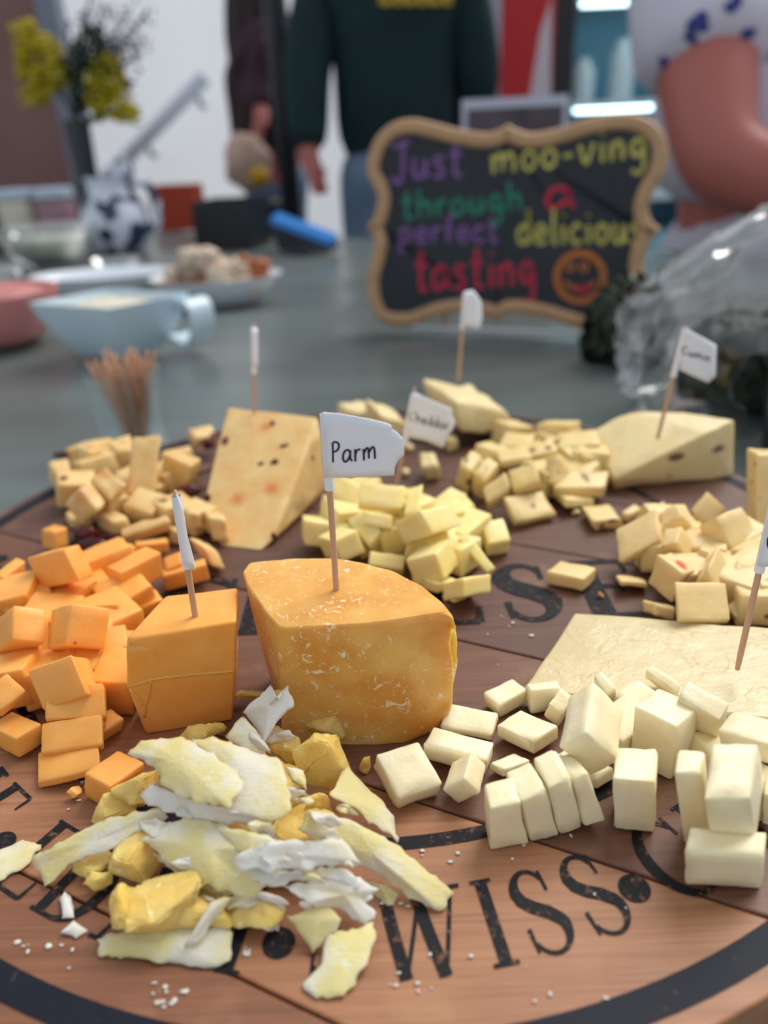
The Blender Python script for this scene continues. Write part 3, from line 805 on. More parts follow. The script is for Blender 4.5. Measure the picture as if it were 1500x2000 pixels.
# ------------------------------------------------------------------ herb cheese
G4 = 'brown flecked herb cheese cubes'
for a in [
 (FI, (350, 760), (500, 560), (290, 1060), (190, 650), 4, 'leftmost tall herb cheese cube of the flecked pile'),
 (FI, (530, 870), (720, 640), (500, 1150), (370, 750), 3, 'herb cheese cube second from the left in the flecked pile'),
 (FI, (730, 620), (1140, 570), (760, 720), (640, 480), 15, 'broad herb cheese slab topmost on the left half of the flecked pile'),
 (FI, (900, 1010), (1260, 890), (930, 1090), (830, 740), 11, 'smooth herb cheese cube resting on the heavily flecked slab'),
 (FI, (560, 1180), (860, 970), (580, 1270), (500, 970), 4, 'herb cheese cube leaning left of the smooth one in front'),
 (FI, (945, 1410), (1470, 1310), (910, 1490), (780, 1090), 0, 'heavily flecked herb slab lowest at the front on the wood'),
 (FI, (960, 250), (1220, 270), (960, 340), (820, 150), 3, 'rearmost herb cheese cube near the crumbly cheese'),
 (FJ, (300, 420), (440, 330), (300, 530), (170, 320), 4, 'pale herb cheese cube in the back row left of the pointed one'),
 (FJ, (700, 300), (880, 270), (700, 480), (520, 230), 10, 'pointed herb cheese cube topmost beside the wedge of herb cheese'),
 (FJ, (390, 570), (640, 720), (350, 980), (270, 600), 4, 'dark golden herb cheese cube in the middle of the flecked pile'),
 (FJ, (660, 620), (830, 560), (680, 900), (420, 430), 6, 'speckled herb cheese cube behind the dark golden one'),
 (FJ, (830, 620), (1180, 640), (840, 850), (700, 440), 8, 'bright white-faced herb cheese cube touching the herb wedge'),
 (FJ, (1130, 1070), (380, 1070), (1110, 1220), (1190, 830), 5, 'long herb cheese bar in front of the bright-faced cube'),
 (FJ, (560, 1240), (980, 1230), (560, 1360), (400, 1140), 0, 'shaded herb cheese piece under the long bar'),
 (FJ, (950, 1560), (1370, 1520), (1000, 1710), (790, 1340), 0, 'single herb cheese cube on the wood nearest the pepper cheese'),
]: piece(*a[:6], 'herb_cheese_cube', a[6], 'cheese', 'herb_cheese', G4, amp=0.0005, chip=0.0005)
buried([(935, 925, 0), (965, 905, 0), (1010, 880, 0), (1050, 900, 0), (1085, 870, 0), (1100, 910, 0), (1130, 930, 0), (1060, 940, 0), (1000, 850, 0), (1090, 850, 4), (1130, 880, 4), (1150, 900, 4)], 18, 'herb_cheese', 'herb_cheese_cube',
       'herb cheese cube buried low in the brown flecked pile', 'buried herb cubes', 3)
r7 = lambda x, y, z: Uf(FR7, x, y, z)
base_r = r7(1345, 395, 0)
hull('herb_cheese_wedge', [r7(1352, 138, 35), r7(1100, 104, 34), r7(880, 102, 33), r7(800, 130, 29), r7(690, 195, 22), r7(1210, 205, 30), r7(792, 412, 9), r7(800, 456, 0), r7(1250, 412, 0), base_r,
      r7(690, 195, 22) - Vector((0, 0, 0.022)), r7(880, 102, 33) - Vector((0, 0, 0.033)), r7(1352, 138, 35) - Vector((0, 0, 0.035))], 'herb_block',
     'pale flecked wedge of herb cheese at the back right with a flag', 'cheese', bev=0.0012, noise_amp=0.0006, cuts=2, seed=5)

# ------------------------------------------------------------------ pepper cheese
G5 = 'red flecked pepper cheese cubes'
for a in [
 (FK, (90, 655), (480, 450), (130, 690), (60, 350), 6, 'leftmost pepper cheese cube with a five-sided outline'),
 (FK, (640, 475), (470, 510), (780, 690), (690, 300), 8, 'pepper cheese wedge with a bright top in the pile middle'),
 (FK, (690, 230), (490, 330), (880, 440), (640, 110), 4, 'long pepper cheese piece with dark flecks behind the bright wedge'),
 (FK, (1170, 560), (1420, 440), (1000, 640), (1000, 240), 6, 'large pale pepper cheese cube at the upper right of the pile'),
 (FK, (930, 745), (1030, 510), (815, 850), (1060, 950), 7, 'pepper cheese stick with a red fleck pointing at the camera'),
 (FK, (690, 775), (450, 590), (590, 1050), (820, 740), 4, 'tall pepper cheese block at the left front of the pile'),
 (FK, (440, 1060), (620, 1100), (430, 1180), (310, 1020), 0, 'pepper cheese piece with a black fleck touching the white slab'),
 (FK, (660, 1200), (1150, 1210), (640, 1235), (620, 840), 6, 'broad pepper cheese slice with a big red fleck, at the front'),
 (FK, (1320, 890), (1150, 850), (1310, 1010), (1390, 660), 5, 'pepper cheese cube left of the flag stick at the right edge'),
 (FK, (1200, 1180), (1290, 1100), (1200, 1250), (1120, 1080), 0, 'small pepper cheese piece beside the foot of the flag stick'),
 (FK, (1400, 1190), (1560, 1170), (1400, 1260), (1350, 1090), 0, 'pepper cheese piece right of the flag stick next to the slab'),
 (FK, (1430, 870), (1560, 900), (1470, 1170), (1400, 760), 0, 'tall pepper cheese cube cut by the right picture edge'),
 (FK, (1450, 800), (1560, 820), (1450, 860), (1430, 690), 10, 'yellowish pepper cheese cube behind the flag stick at the right edge'),
 (FK, (100, 830), (360, 850), (110, 890), (60, 785), 0, 'rounded end of a thin pepper cheese slice on the wood'),
 (FK, (260, 600), (470, 520), (270, 740), (220, 540), 0, 'pepper cheese cube underneath the leftmost five-sided one'),
 (FK, (390, 280), (560, 220), (400, 380), (350, 150), 0, 'pepper cheese cube behind the leftmost one'),
 (FK, (180, 230), (310, 150), (180, 300), (110, 190), 0, 'small pepper cheese cube at the back left nearest the herb cheese'),
 (FK, (925, 360), (740, 190), (930, 400), (1110, 140), 0, 'dark golden pepper cheese square at the back of the pile'),
 (FK, (1200, 290), (1330, 270), (1200, 380), (1090, 200), 0, 'pepper cheese cube at the back beside the upright pepper block'),
 (FR7, (655, 872), (485, 836), (655, 930), (715, 820), 0, 'lone pepper cheese slice lying beside the printed letter S'),
]: piece(*a[:6], 'pepper_cheese_cube', a[6], 'cheese', 'pepper_cheese', G5, amp=0.0005, chip=0.0005)
buried([(1300, 1085, 0), (1330, 1060, 0), (1370, 1080, 0), (1400, 1110, 0), (1430, 1060, 0), (1350, 1130, 0), (1420, 1140, 0), (1460, 1090, 0), (1470, 1130, 0), (1300, 1040, 0), (1480, 1170, 0)], 18, 'pepper_cheese', 'pepper_cheese_cube',
       'pepper cheese cube buried low in the red flecked pile', 'buried pepper cubes', 4)
piece(FR7, (1450, 290), (1660, 300), (1450, 645), (1400, 265), 0, 'pepper_cheese_block', 'upright block of pepper cheese cut off by the right picture edge', 'cheese', 'pepper_cheese', None, r=0.0015)

# ------------------------------------------------------------------ cranberry cheese
G6 = 'cranberry cheese cubes at the back left'
l5 = lambda x, y, z: Uf(FL5, x, y, z)
R0, R1 = l5(1030, 35, 45), l5(1440, 78, 46)
hull('cranberry_cheese_block', [R0, R1, l5(1392, 72, 46), l5(1000, 665, 0), l5(890, 560, 6), l5(1180, 686, 0), l5(1240, 630, 3), l5(1462, 425, 0), l5(1462, 400, 6), R0 - Vector((-0.004, -0.003, 0.045)), R1 - Vector((0, -0.004, 0.046))], 'berry_cheese',
     'sloping block of cranberry cheese with a toothpick in its top edge', 'cheese', bev=0.0014, noise_amp=0.0006, cuts=2, seed=11)
CR = {}
cblock = bpy.data.objects['cranberry_cheese_block']
for k, (x, y, r_, sc) in enumerate([(935, 455, 3.2, (.6, .6, 1.5)), (1240, 285, 2.6, (1.1, .6, 1)), (1285, 210, 2.0, (1.6, .6, .8)), (1228, 110, 2.2, (.8, .7, 1)), (1410, 262, 1.3, (1, 1, 1)), (1238, 622, 2.0, (.8, .8, 1.2)), (1180, 290, 1.8, (1.3, .7, .8))]):
    p, n_ = hit(cblock, *FL5(x, y))
    if p: MB().ball(p - n_ * r_ * 0.00035, r_ / 1000, 10, 8, sc, 0.4, k).build('cranberry', M['cranberry'], cblock)
for key, a in {
 1: (FL, (110, 440), (260, 420), (110, 580), (60, 340), 1, 'leftmost cranberry cheese cube at the rim of the board'),
 2: (FL, (380, 250), (520, 240), (380, 370), (280, 210), 11, 'orange-tinted cranberry cube near the rim, behind the two cut cubes'),
 3: (FL, (570, 640), (690, 520), (560, 720), (400, 480), 13, 'right half of a cut cranberry cube topmost on the left'),
 4: (FL, (310, 565), (400, 480), (460, 740), (180, 690), 9, 'left half of the cut cranberry cube with a pale top'),
 5: (FL, (580, 840), (720, 800), (600, 960), (450, 760), 3, 'rounded cranberry cube just behind the orange pile'),
 6: (FL, (930, 600), (705, 600), (920, 645), (970, 130), 9, 'tall upright cranberry cheese slab in front of the toothpick cup'),
 7: (FL, (620, 260), (730, 240), (640, 410), (540, 180), 8, 'crumbly cranberry cube left of the tall upright slab'),
 8: (FL, (1215, 370), (990, 280), (1190, 580), (1300, 320), 9, 'large cranberry cube right of the tall upright slab'),
 9: (FL, (1250, 150), (1440, 120), (1250, 240), (1200, 70), 6, 'cranberry cube at the back behind the sloping block'),
 10: (FL, (660, 930), (1040, 810), (680, 1010), (640, 860), 3, 'long yellow cranberry cheese stick bordering the orange pile'),
 11: (FL, (960, 640), (1060, 620), (980, 780), (860, 640), 5, 'cranberry cube in the middle above the long stick'),
 12: (FL, (1360, 790), (1500, 800), (1400, 980), (1320, 730), 1, 'cranberry cube leaning on the foot of the sloping block'),
 13: (FL, (1200, 760), (1310, 760), (1220, 900), (1150, 700), 5, 'cranberry cube right of the folded paper flag'),
 14: (FL, (1300, 1010), (1420, 1040), (1400, 1190), (1190, 940), 0, 'frontmost cranberry cube right behind the orange block'),
 15: (FL, (1080, 920), (1180, 900), (1090, 1040), (1040, 880), 0, 'small cranberry cube left of the folded paper flag'),
 16: (FL, (230, 800), (420, 790), (240, 880), (190, 740), 0, 'low cranberry cube under the cut cube at the left'),
}.items(): CR[key] = piece(*a[:6], 'cranberry_cheese_cube', a[6], 'cheese', 'berry_cheese', G6, amp=0.0007, chip=0.0006, r=0.0014)
buried([(150, 960, 0), (190, 920, 0), (230, 900, 0), (270, 940, 0), (300, 960, 0), (330, 940, 0), (220, 990, 0), (290, 1000, 0), (340, 1000, 0), (250, 960, 3), (180, 890, 3), (380, 1010, 0), (350, 900, 4)], 18, 'berry_cheese', 'cranberry_cheese_cube',
       'cranberry cheese cube buried low in the back left pile', 'buried cranberry cubes', 5)
def berry(frame, x, y, zmm, rmm, key=None, label=None, seed=1, sc=(1.3, 0.8, 0.7)):
    p = U(*frame(x, y), zmm / 1000)
    mb = MB().ball(p, rmm / 1000, 12, 8, sc, 0.5, seed)
    o = mb.build('cranberry', M['cranberry'], CR[key] if key else None)
    if not key: tag(o, label, 'cranberry', 'dried cranberries among the cheese')
berry(FL, 170, 285, 16, 3.6, 1, seed=2, sc=(1.7, .8, .5)); berry(FL, 760, 720, 10, 4.4, 11, seed=3, sc=(.8, .8, 1.2)); berry(FL, 1210, 570, 12, 4.6, 8, seed=4)
berry(FL, 1360, 195, 10, 4.0, 9, seed=5, sc=(1, .8, .9)); berry(FL, 1075, 830, 5, 2.6, 15, seed=6, sc=(.6, .8, 1.3))
berry(FL, 370, 925, 8, 4.8, 5, seed=7); berry(FL, 430, 1010, 4.4, 5.8, None, 'large dark dried cranberry on the wood beside the orange pile', 8)
berry(FL, 690, 200, 17, 2.0, 7, seed=10); berry(FL, 1260, 380, 17, 2.4, 8, seed=11, sc=(.8, .8, 1)); berry(FL, 560, 950, 4, 3.0, 5, seed=12); berry(FL, 400, 385, 15, 2.6, 2, seed=13, sc=(1.6, .7, .5)); berry(FL, 1280, 990, 5, 1.6, 14, seed=14); berry(FL, 960, 700, 9, 2.2, 11, seed=15)
berry(FL, 960, 360, 16, 2.2, 6, seed=9, sc=(.5, .6, 1.6))

# ------------------------------------------------------------------ crumbly cheese at the back
G7 = 'crumbly veined cheese at the back of the board'
FX = fr(0, 0, 1)
def crumbly(V, A, B, Cc, z, label, name='crumbly_cheese_chunk', fr_=FX, amp=0.0014):
    return piece(fr_, V, A, B, Cc, z, name, label, 'cheese', 'crumbly_cheese', G7, amp=amp, chip=0.0012, r=0.0022)
crumbly((888, 785), (990, 800), (905, 846), (822, 738), 0, 'rough grey-veined block of crumbly cheese at the back with a flag', 'crumbly_cheese_block', amp=0.0018)
crumbly((745, 810), (800, 830), (745, 850), (715, 778), 3, 'crumbly chunk between the parm flag and the cheddar flag')
crumbly((690, 805), (745, 800), (690, 840), (660, 790), 0, 'crumbly chunk behind the top edge of the parm flag')
crumbly((1060, 880), (1250, 850), (1110, 1030), (1010, 700), 0, 'crumbly cube standing alone right of the cheddar flag stick', fr_=FM, amp=0.0006)
crumbly((1345, 590), (1480, 580), (1355, 720), (1310, 510), 0, 'crumbly cube at the lower right tip of the cheddar flag', fr_=FM, amp=0.0006)
crumbly((900, 640), (985, 640), (910, 710), (870, 580), 0, 'small crumbly cube beside the cheddar flag stick', fr_=FM, amp=0.0006)
crumbly((850, 920), (930, 930), (850, 990), (830, 870), 0, 'smallest crumbly bit at the foot of the cheddar flag stick', fr_=FM, amp=0.0005)
# ------------------------------------------------------------------ parmesan wedge
pf = lambda x, y, z: Uf(FP, x, y, z)
HP = 49.0
# outlines (front edge left to right, then the rind curve back to the left) at several heights
top_px = [(400, 488), (620, 478), (860, 464), (1100, 446), (1300, 425), (1342, 470), (1325, 420), (1265, 350), (1150, 262), (1000, 185), (850, 142), (680, 118), (480, 118), (300, 130), (232, 142), (200, 195), (255, 300), (330, 400)]
top = [pf(x, y, HP - (1.5 if i in (5,) else 0)) for i, (x, y) in enumerate(top_px)]
low_px = [(395, 1080), (560, 1098), (720, 1104), (900, 1104), (1080, 1090), (1180, 1050)]
low = [pf(x, y, 0) for x, y in low_px]
back_shift = [t - Vector((0, 0, t.z - ZB)) for t in top]
bot = []
for i, t in enumerate(top):
    if i < 6: bot.append(low[i])
    else:
        g = back_shift[i]
        ctr = Vector((sum(v.x for v in back_shift) / len(top), sum(v.y for v in back_shift) / len(top), ZB))
        bot.append(ctr + (g - ctr) * 0.86)
levels = [0, 0.06, 0.16, 0.3, 0.45, 0.6, 0.75, 0.88, 0.96, 1.0]
right_px = {0: (1180, 1050), 0.06: (1235, 1010), 0.16: (1290, 940), 0.3: (1318, 850), 0.45: (1336, 740), 0.6: (1348, 650), 0.75: (1356, 565), 0.88: (1352, 505), 0.96: (1345, 478), 1.0: (1325, 440)}
rows = []
NS = 6
for t in levels:
    row = []
    for i in range(len(top)):
        p = bot[i].lerp(top[i], t)
        row.append(p)
    r = pf(*right_px[t], HP * t)
    d = r - row[5]
    for i, w in ((5, 1.0), (4, 0.8), (3, 0.35), (6, 1.0), (7, 0.85), (8, 0.6), (9, 0.3)):
        dd = Vector((d.x, d.y, 0)) if i > 5 else d
        row[i] = row[i] + dd * w * (1.0 if i <= 5 else 0.8) * (1 - t if i > 5 else 1)
    # close smoothly with extra points
    out = []
    for i in range(len(row)):
        a, b = row[i], row[(i + 1) % len(row)]
        for k in range(NS): out.append(a.lerp(b, k / NS))
    rows.append(out)
vs, fs = [], []
LN = len(rows[0])
dense = []
for a, b in zip(rows[:-1], rows[1:]):
    for k in range(3): dense.append([p.lerp(q_, k / 3) for p, q_ in zip(a, b)])
dense.append(rows[-1])
for row in dense:
    # soften the outline
    for _ in range(2): row[:] = [(row[i-1] + row[i] * 2 + row[(i+1) % LN]) / 4 for i in range(LN)]
    vs += row
for r in range(len(dense) - 1):
    for i in range(LN): fs.append((r*LN + i, r*LN + (i+1) % LN, (r+1)*LN + (i+1) % LN, (r+1)*LN + i))
# top cap in shrinking rings
last = dense[-1]; c = sum(last, Vector((0, 0, 0))) / LN
prev = (len(dense) - 1) * LN
for s_, dz in ((0.985, 0.0006), (0.9, 0.0009), (0.7, 0.0009), (0.45, 0.0009), (0.2, 0.0009)):
    st = len(vs)
    vs += [c + (p - c) * s_ + Vector((0, 0, dz)) for p in last]
    for i in range(LN): fs.append((prev + i, prev + (i+1) % LN, st + (i+1) % LN, st + i))
    prev = st
fs.append(tuple(prev + i for i in range(LN)))
fs.append(tuple(range(LN))[::-1])
vs2 = []
for v in vs:
    k = 0.0006 * noise.noise(v * 90) + 0.0004 * noise.noise(v * 260)
    d = Vector((v.x - c.x, v.y - c.y, 0)); d = d.normalized() if d.length > 0.01 else Vector((0, 0, 1))
    vs2.append(Vector((v.x, v.y, max(v.z, ZB + 0.0002))) + d * k)
parm = obj('parmesan_wedge', vs2, fs, M['parmesan_block'])
parm.data.set_sharp_from_angle(angle=math.radians(38))
tag(parm, 'golden translucent wedge of parmesan with a rounded rind, in the middle', 'cheese')

# ------------------------------------------------------------------ parmesan shavings and chunks
G8, G9 = 'thin parmesan shavings', 'broken parmesan chunks'
def shaving(poly, zs, label, mat='parmesan_shaving', th=0.0006, seed=1, jag=0.0013, bend=0.002, frame=FQ, name='parmesan_shaving'):
    """thin curled sheet: outline seen in the picture with its heights, real thickness, torn edges"""
    n = len(poly)
    if isinstance(zs, (int, float)): zs = [zs] * n
    pts = [Uf(frame, x, y, z) for (x, y), z in zip(poly, zs)]
    # torn outline
    ring_, smooth_ = [], []
    for i in range(n):
        a, b = pts[i], pts[(i + 1) % n]
        k = max(2, int((b - a).length / 0.0012))
        for j in range(k):
            p = a.lerp(b, j / k)
            t = (b - a).normalized(); s_ = t.cross(Vector((0, 0, 1)))
            q_ = noise.noise(p * 300 + Vector((seed, seed * 2.0, 0))) + 0.6 * noise.noise(p * 1300 + Vector((seed, 0, 0)))
            ring_.append(p + s_ * jag * q_); smooth_.append(p)
    ctr = sum(pts, Vector((0, 0, 0))) / n
    m_ = len(ring_)
    up_, dn = [], []
    scl = [1.0, 0.93, 0.75, 0.5, 0.25]
    for s_ in scl:
        for p in (ring_ if s_ == 1.0 else smooth_):
            w = ctr + (p - ctr) * s_
            z = bend * (1 - s_ ** 2) + 0.0007 * noise.noise(w * 160 + Vector((seed, 5, 1)))
            tk = th * (1.0 if s_ < 0.95 else 0.45)
            up_.append(w + Vector((0, 0, z + tk / 2))); dn.append(w + Vector((0, 0, z - tk / 2)))
    R_ = len(scl)
    up_.append(ctr + Vector((0, 0, bend + th / 2))); dn.append(ctr + Vector((0, 0, bend - th / 2)))
    K = len(up_)
    vs = up_ + dn; fs = []
    for r in range(R_ - 1):
        for i in range(m_):
            j = (i + 1) % m_
            fs.append((r*m_ + i, r*m_ + j, (r+1)*m_ + j, (r+1)*m_ + i))
            fs.append((K + r*m_ + i, K + (r+1)*m_ + i, K + (r+1)*m_ + j, K + r*m_ + j))
    for i in range(m_):
        j = (i + 1) % m_
        fs.append(((R_-1)*m_ + i, (R_-1)*m_ + j, K - 1)); fs.append((K + (R_-1)*m_ + j, K + (R_-1)*m_ + i, 2*K - 1))
        fs.append((i, K + i, K + j, j))
    lo = min(v.z for v in vs)
    if lo < ZB + 0.0003: vs = [v + Vector((0, 0, ZB + 0.0003 - lo)) for v in vs]
    bm = bmesh.new()
    bv = [bm.verts.new(v) for v in vs]
    for f in fs:
        try: bm.faces.new([bv[i] for i in f])
        except ValueError: pass
    o = bm_obj(name, bm, M[mat])
    return tag(o, label, 'cheese', G8)
def chunk(frame, x, y, zmm, size, label, seed, sc=(1, 1, 1), mat='parmesan_chunk', name='parmesan_chunk', rot=0.0, grp=G9):
    """broken lump: a small convex fragment with a rough surface; size in mm (radius)"""
    rnd = random.Random(seed)
    p = Uf(frame, x, y, zmm)
    bm = bmesh.new()
    for _ in range(13):
        d = Vector((rnd.gauss(0, 1), rnd.gauss(0, 1), rnd.gauss(0, 1))).normalized()
        d = Vector((d.x * sc[0], d.y * sc[1], d.z * sc[2]))
        d.rotate(Matrix.Rotation(rot, 3, 'Z'))
        bm.verts.new(p + d * size / 1000 * rnd.uniform(0.85, 1.1))
    r = bmesh.ops.convex_hull(bm, input=bm.verts)
    bmesh.ops.delete(bm, geom=[g for g in r['geom_interior'] if isinstance(g, bmesh.types.BMVert)], context='VERTS')
    if size > 4: bmesh.ops.bevel(bm, geom=list(bm.edges), offset=0.0004, segments=2, affect='EDGES')
    bmesh.ops.triangulate(bm, faces=bm.faces)
    for _ in range(2):
        bmesh.ops.subdivide_edges(bm, edges=[e for e in bm.edges if e.calc_length() > 0.0018], cuts=1)
        bmesh.ops.triangulate(bm, faces=bm.faces)
    bm.normal_update()
    for v in bm.verts: v.co += v.normal * (0.0011 * min(1, size / 8) * noise.noise(v.co * 330 + Vector((seed, 0, 0))) + 0.0003 * noise.noise(v.co * 900))
    lo = min(v.co.z for v in bm.verts)
    if lo < ZB + 0.0002:
        for v in bm.verts: v.co.z += ZB + 0.0002 - lo
    o = bm_obj(name, bm, M[mat], smooth=True, auto=35)
    return tag(o, label, 'cheese', grp)
for k, (x, y, z, s, sc, lb) in enumerate([
 (1055, 320, 15, 9.5, (1, .8, 1.1), 'big smooth golden parmesan chunk right under the parm wedge'),
 (1070, 175, 8, 8.5, (1.2, .8, .8), 'rough crumbled parmesan chunk leaning on the parmesan wedge'),
 (380, 465, 7, 8.0, (1, .9, .8), 'yellow parmesan chunk below the lowest orange cube'),
 (440, 385, 12, 8.5, (1, 1, 1), 'parmesan chunk overlapping the lowest orange cube'),
 (455, 620, 8, 9.0, (1.1, .8, .9), 'parmesan chunk under the long strip shaving at the left'),
 (400, 790, 7, 7.5, (.7, .9, 1.1), 'upright parmesan chunk above the flat front shaving at the left'),
 (545, 770, 8, 11.0, (1.2, .9, .8), 'largest front parmesan chunk above the flat front shaving'),
 (660, 800, 6, 8.0, (1.2, .8, .8), 'parmesan chunk half hidden behind the narrow front sliver'),
 (840, 810, 5, 7.0, (1.4, .8, .6), 'parmesan chunk in the shadow under the front shavings'),
 (660, 225, 6, 7.0, (1.3, .8, .7), 'crumbly parmesan lump touching the foot of the orange block'),
 (950, 130, 13, 8.0, (1.1, .6, 1.1), 'amber glassy parmesan shard standing before the wedge'),
 (900, 270, 10, 8.5, (1.2, .9, .9), 'parmesan chunk below the standing amber shard'),
 (800, 420, 8, 14.0, (1.3, 1, .8), 'parmesan chunk hidden in the heart of the pile'),
 (760, 620, 6, 13.0, (1.3, 1, .7), 'parmesan chunk carrying the front white shavings'),
 (1010, 560, 6, 11.0, (1.3, 1, .7), 'parmesan chunk carrying the long right shavings'),
 (320, 700, 4, 4.0, (1.2, .7, .7), 'small parmesan flake chunk at the left over the printed D'),
 (1040, 455, 12, 4.5, (1, .8, 1), 'small parmesan nugget below the big smooth chunk'),
 (1185, 320, 3, 3.2, (.8, .8, 1.1), 'tiny golden parmesan nugget beside the leftmost white cube'),
 (820, 95, 4, 5.0, (1.4, .6, .4), 'parmesan sliver lying between the orange block and the wedge'),
 (300, 640, 4, 5.5, (1.2, .9, .6), 'thin parmesan fragment under the tip of the long strip'),
]): chunk(FQ, x, y, z, s, lb, 40 + k, sc)
for k, (poly, zs, mt, lb) in enumerate([
 ([(1070, 420), (1130, 330), (1200, 400), (1290, 500), (1297, 575), (1180, 490)], [16, 15, 10, 4, 3, 10], 'parmesan_shaving', 'pale shaving hanging down the right side beside the leftmost white cube'),
 ([(1000, 475), (1150, 505), (1300, 590), (1478, 740), (1430, 803), (1240, 692), (1100, 610), (970, 530)], [20, 17, 10, 2, 1, 5, 12, 18], 'parmesan_shaving', 'longest shaving reaching right to the printed W'),
 ([(935, 820), (1050, 780), (1115, 832), (1020, 938)], [7, 8, 6, 1], 'parmesan_shaving', 'triangular yellow shaving above the printed dot'),
 ([(1060, 850), (1130, 868), (1215, 835), (1225, 900), (1185, 990), (1120, 1080), (1030, 1085), (985, 1040), (1040, 980)], [4, 4, 4, 3, 2, 1, 0.6, 0.6, 2], 'parmesan_shaving', 'torn yellow shaving lying lowest at the front right'),
 ([(920, 720), (1060, 690), (1170, 690), (1235, 730), (1180, 760), (1224, 805), (1190, 848), (1110, 790), (1000, 775)], [13, 14, 12, 9, 8, 5, 4, 7, 11], 'parmesan_white', 'ragged white shaving with a forked tip at the right front'),
 ([(450, 565), (600, 488), (720, 515), (800, 600), (900, 690), (830, 752), (700, 730), (560, 652)], [13, 19, 20, 19, 15, 11, 12, 12], 'parmesan_shaving', 'broad smooth yellow shaving at the centre front'),
 ([(480, 600), (560, 655), (700, 735), (830, 755), (930, 790), (900, 812), (760, 765), (600, 700)], [9, 10, 9, 9, 7, 5, 7, 9], 'parmesan_shaving', 'layered edge of shavings beneath the broad smooth one'),
 ([(690, 520), (800, 540), (900, 570), (950, 640), (820, 640), (760, 590)], [20, 22, 22, 20, 19, 19], 'parmesan_shaving', 'pale shaving in the middle joining the upper and lower layers'),
 ([(745, 632), (850, 580), (960, 572), (1110, 570), (1175, 640), (1060, 650), (1000, 655), (900, 672), (775, 662)], [20, 23, 23, 21, 17, 17, 18, 18, 18], 'parmesan_white', 'bright white ragged shaving lying across the middle front'),
 ([(800, 660), (900, 690), (1000, 655), (1110, 660), (1175, 700), (1160, 725), (1060, 700), (960, 700), (850, 720)], [16, 16, 17, 15, 12, 11, 13, 14, 14], 'parmesan_white', 'second white shaving just below the bright ragged one'),
 ([(930, 330), (990, 345), (1000, 405), (950, 380)], [21, 20, 18, 20], 'parmesan_shaving', 'small bent shaving left of the big smooth chunk'),
 ([(455, 428), (490, 388), (560, 415), (750, 478), (905, 488), (880, 522), (700, 515), (520, 468)], [19, 22, 23, 24, 22, 20, 19, 18], 'parmesan_white', 'curved white-edged shaving beneath the top shavings'),
 ([(625, 245), (690, 235), (900, 300), (938, 370), (948, 470), (880, 505), (750, 480), (700, 350)], [27, 28, 28, 26, 23, 22, 23, 26], 'parmesan_shaving', 'wide pale shaving topmost at the right of the heap'),
 ([(460, 245), (600, 235), (690, 290), (795, 380), (745, 468), (640, 445), (530, 385), (490, 320), (415, 290)], [27, 29, 30, 29, 27, 26, 25, 26, 25], 'parmesan_shaving', 'grainy shaving topmost at the left of the heap'),
 ([(790, 150), (845, 100), (885, 62), (905, 110), (935, 68), (955, 130), (890, 200), (860, 255), (825, 200)], [22, 27, 31, 29, 31, 27, 22, 18, 19], 'parmesan_white', 'thin white curl standing up at the back of the heap'),
 ([(730, 230), (795, 160), (825, 200), (865, 285), (800, 292)], [20, 24, 22, 17, 17], 'parmesan_shaving', 'folded yellow shaving below the white curl'),
 ([(105, 625), (330, 500), (520, 468), (548, 492), (365, 592), (225, 650), (150, 715), (122, 660)], [5, 14, 17, 15, 10, 6, 1.5, 3], 'parmesan_shaving', 'long narrow strip shaving pointing left over the printed D'),
 ([(-40, 620), (70, 570), (137, 585), (100, 640), (0, 700), (-60, 700)], 1, 'parmesan_shaving', 'yellow shaving cut by the left picture edge over a printed dot'),
 ([(315, 890), (500, 857), (600, 850), (745, 855), (755, 935), (700, 987), (500, 962), (318, 945)], [1.5, 4, 4.5, 4, 2, 0.8, 0.8, 0.8], 'parmesan_shaving', 'flat rectangular shaving lying lowest at the front left'),
 ([(598, 922), (690, 765), (750, 757), (640, 895)], [4, 11, 11, 5], 'parmesan_shaving', 'narrow sliver leaning on the flat front shaving'),
 ([(195, 760), (210, 730), (235, 760), (243, 820), (205, 822)], 0.8, 'parmesan_white', 'small white flake over the printed D'),
 ([(195, 872), (240, 830), (285, 860), (250, 880)], 0.8, 'parmesan_white', 'crumpled white flake below the printed D'),
]): shaving(poly, zs, lb, mt, seed=k + 1, bend=0.0012 if k not in (13, 12, 5) else 0.0025)
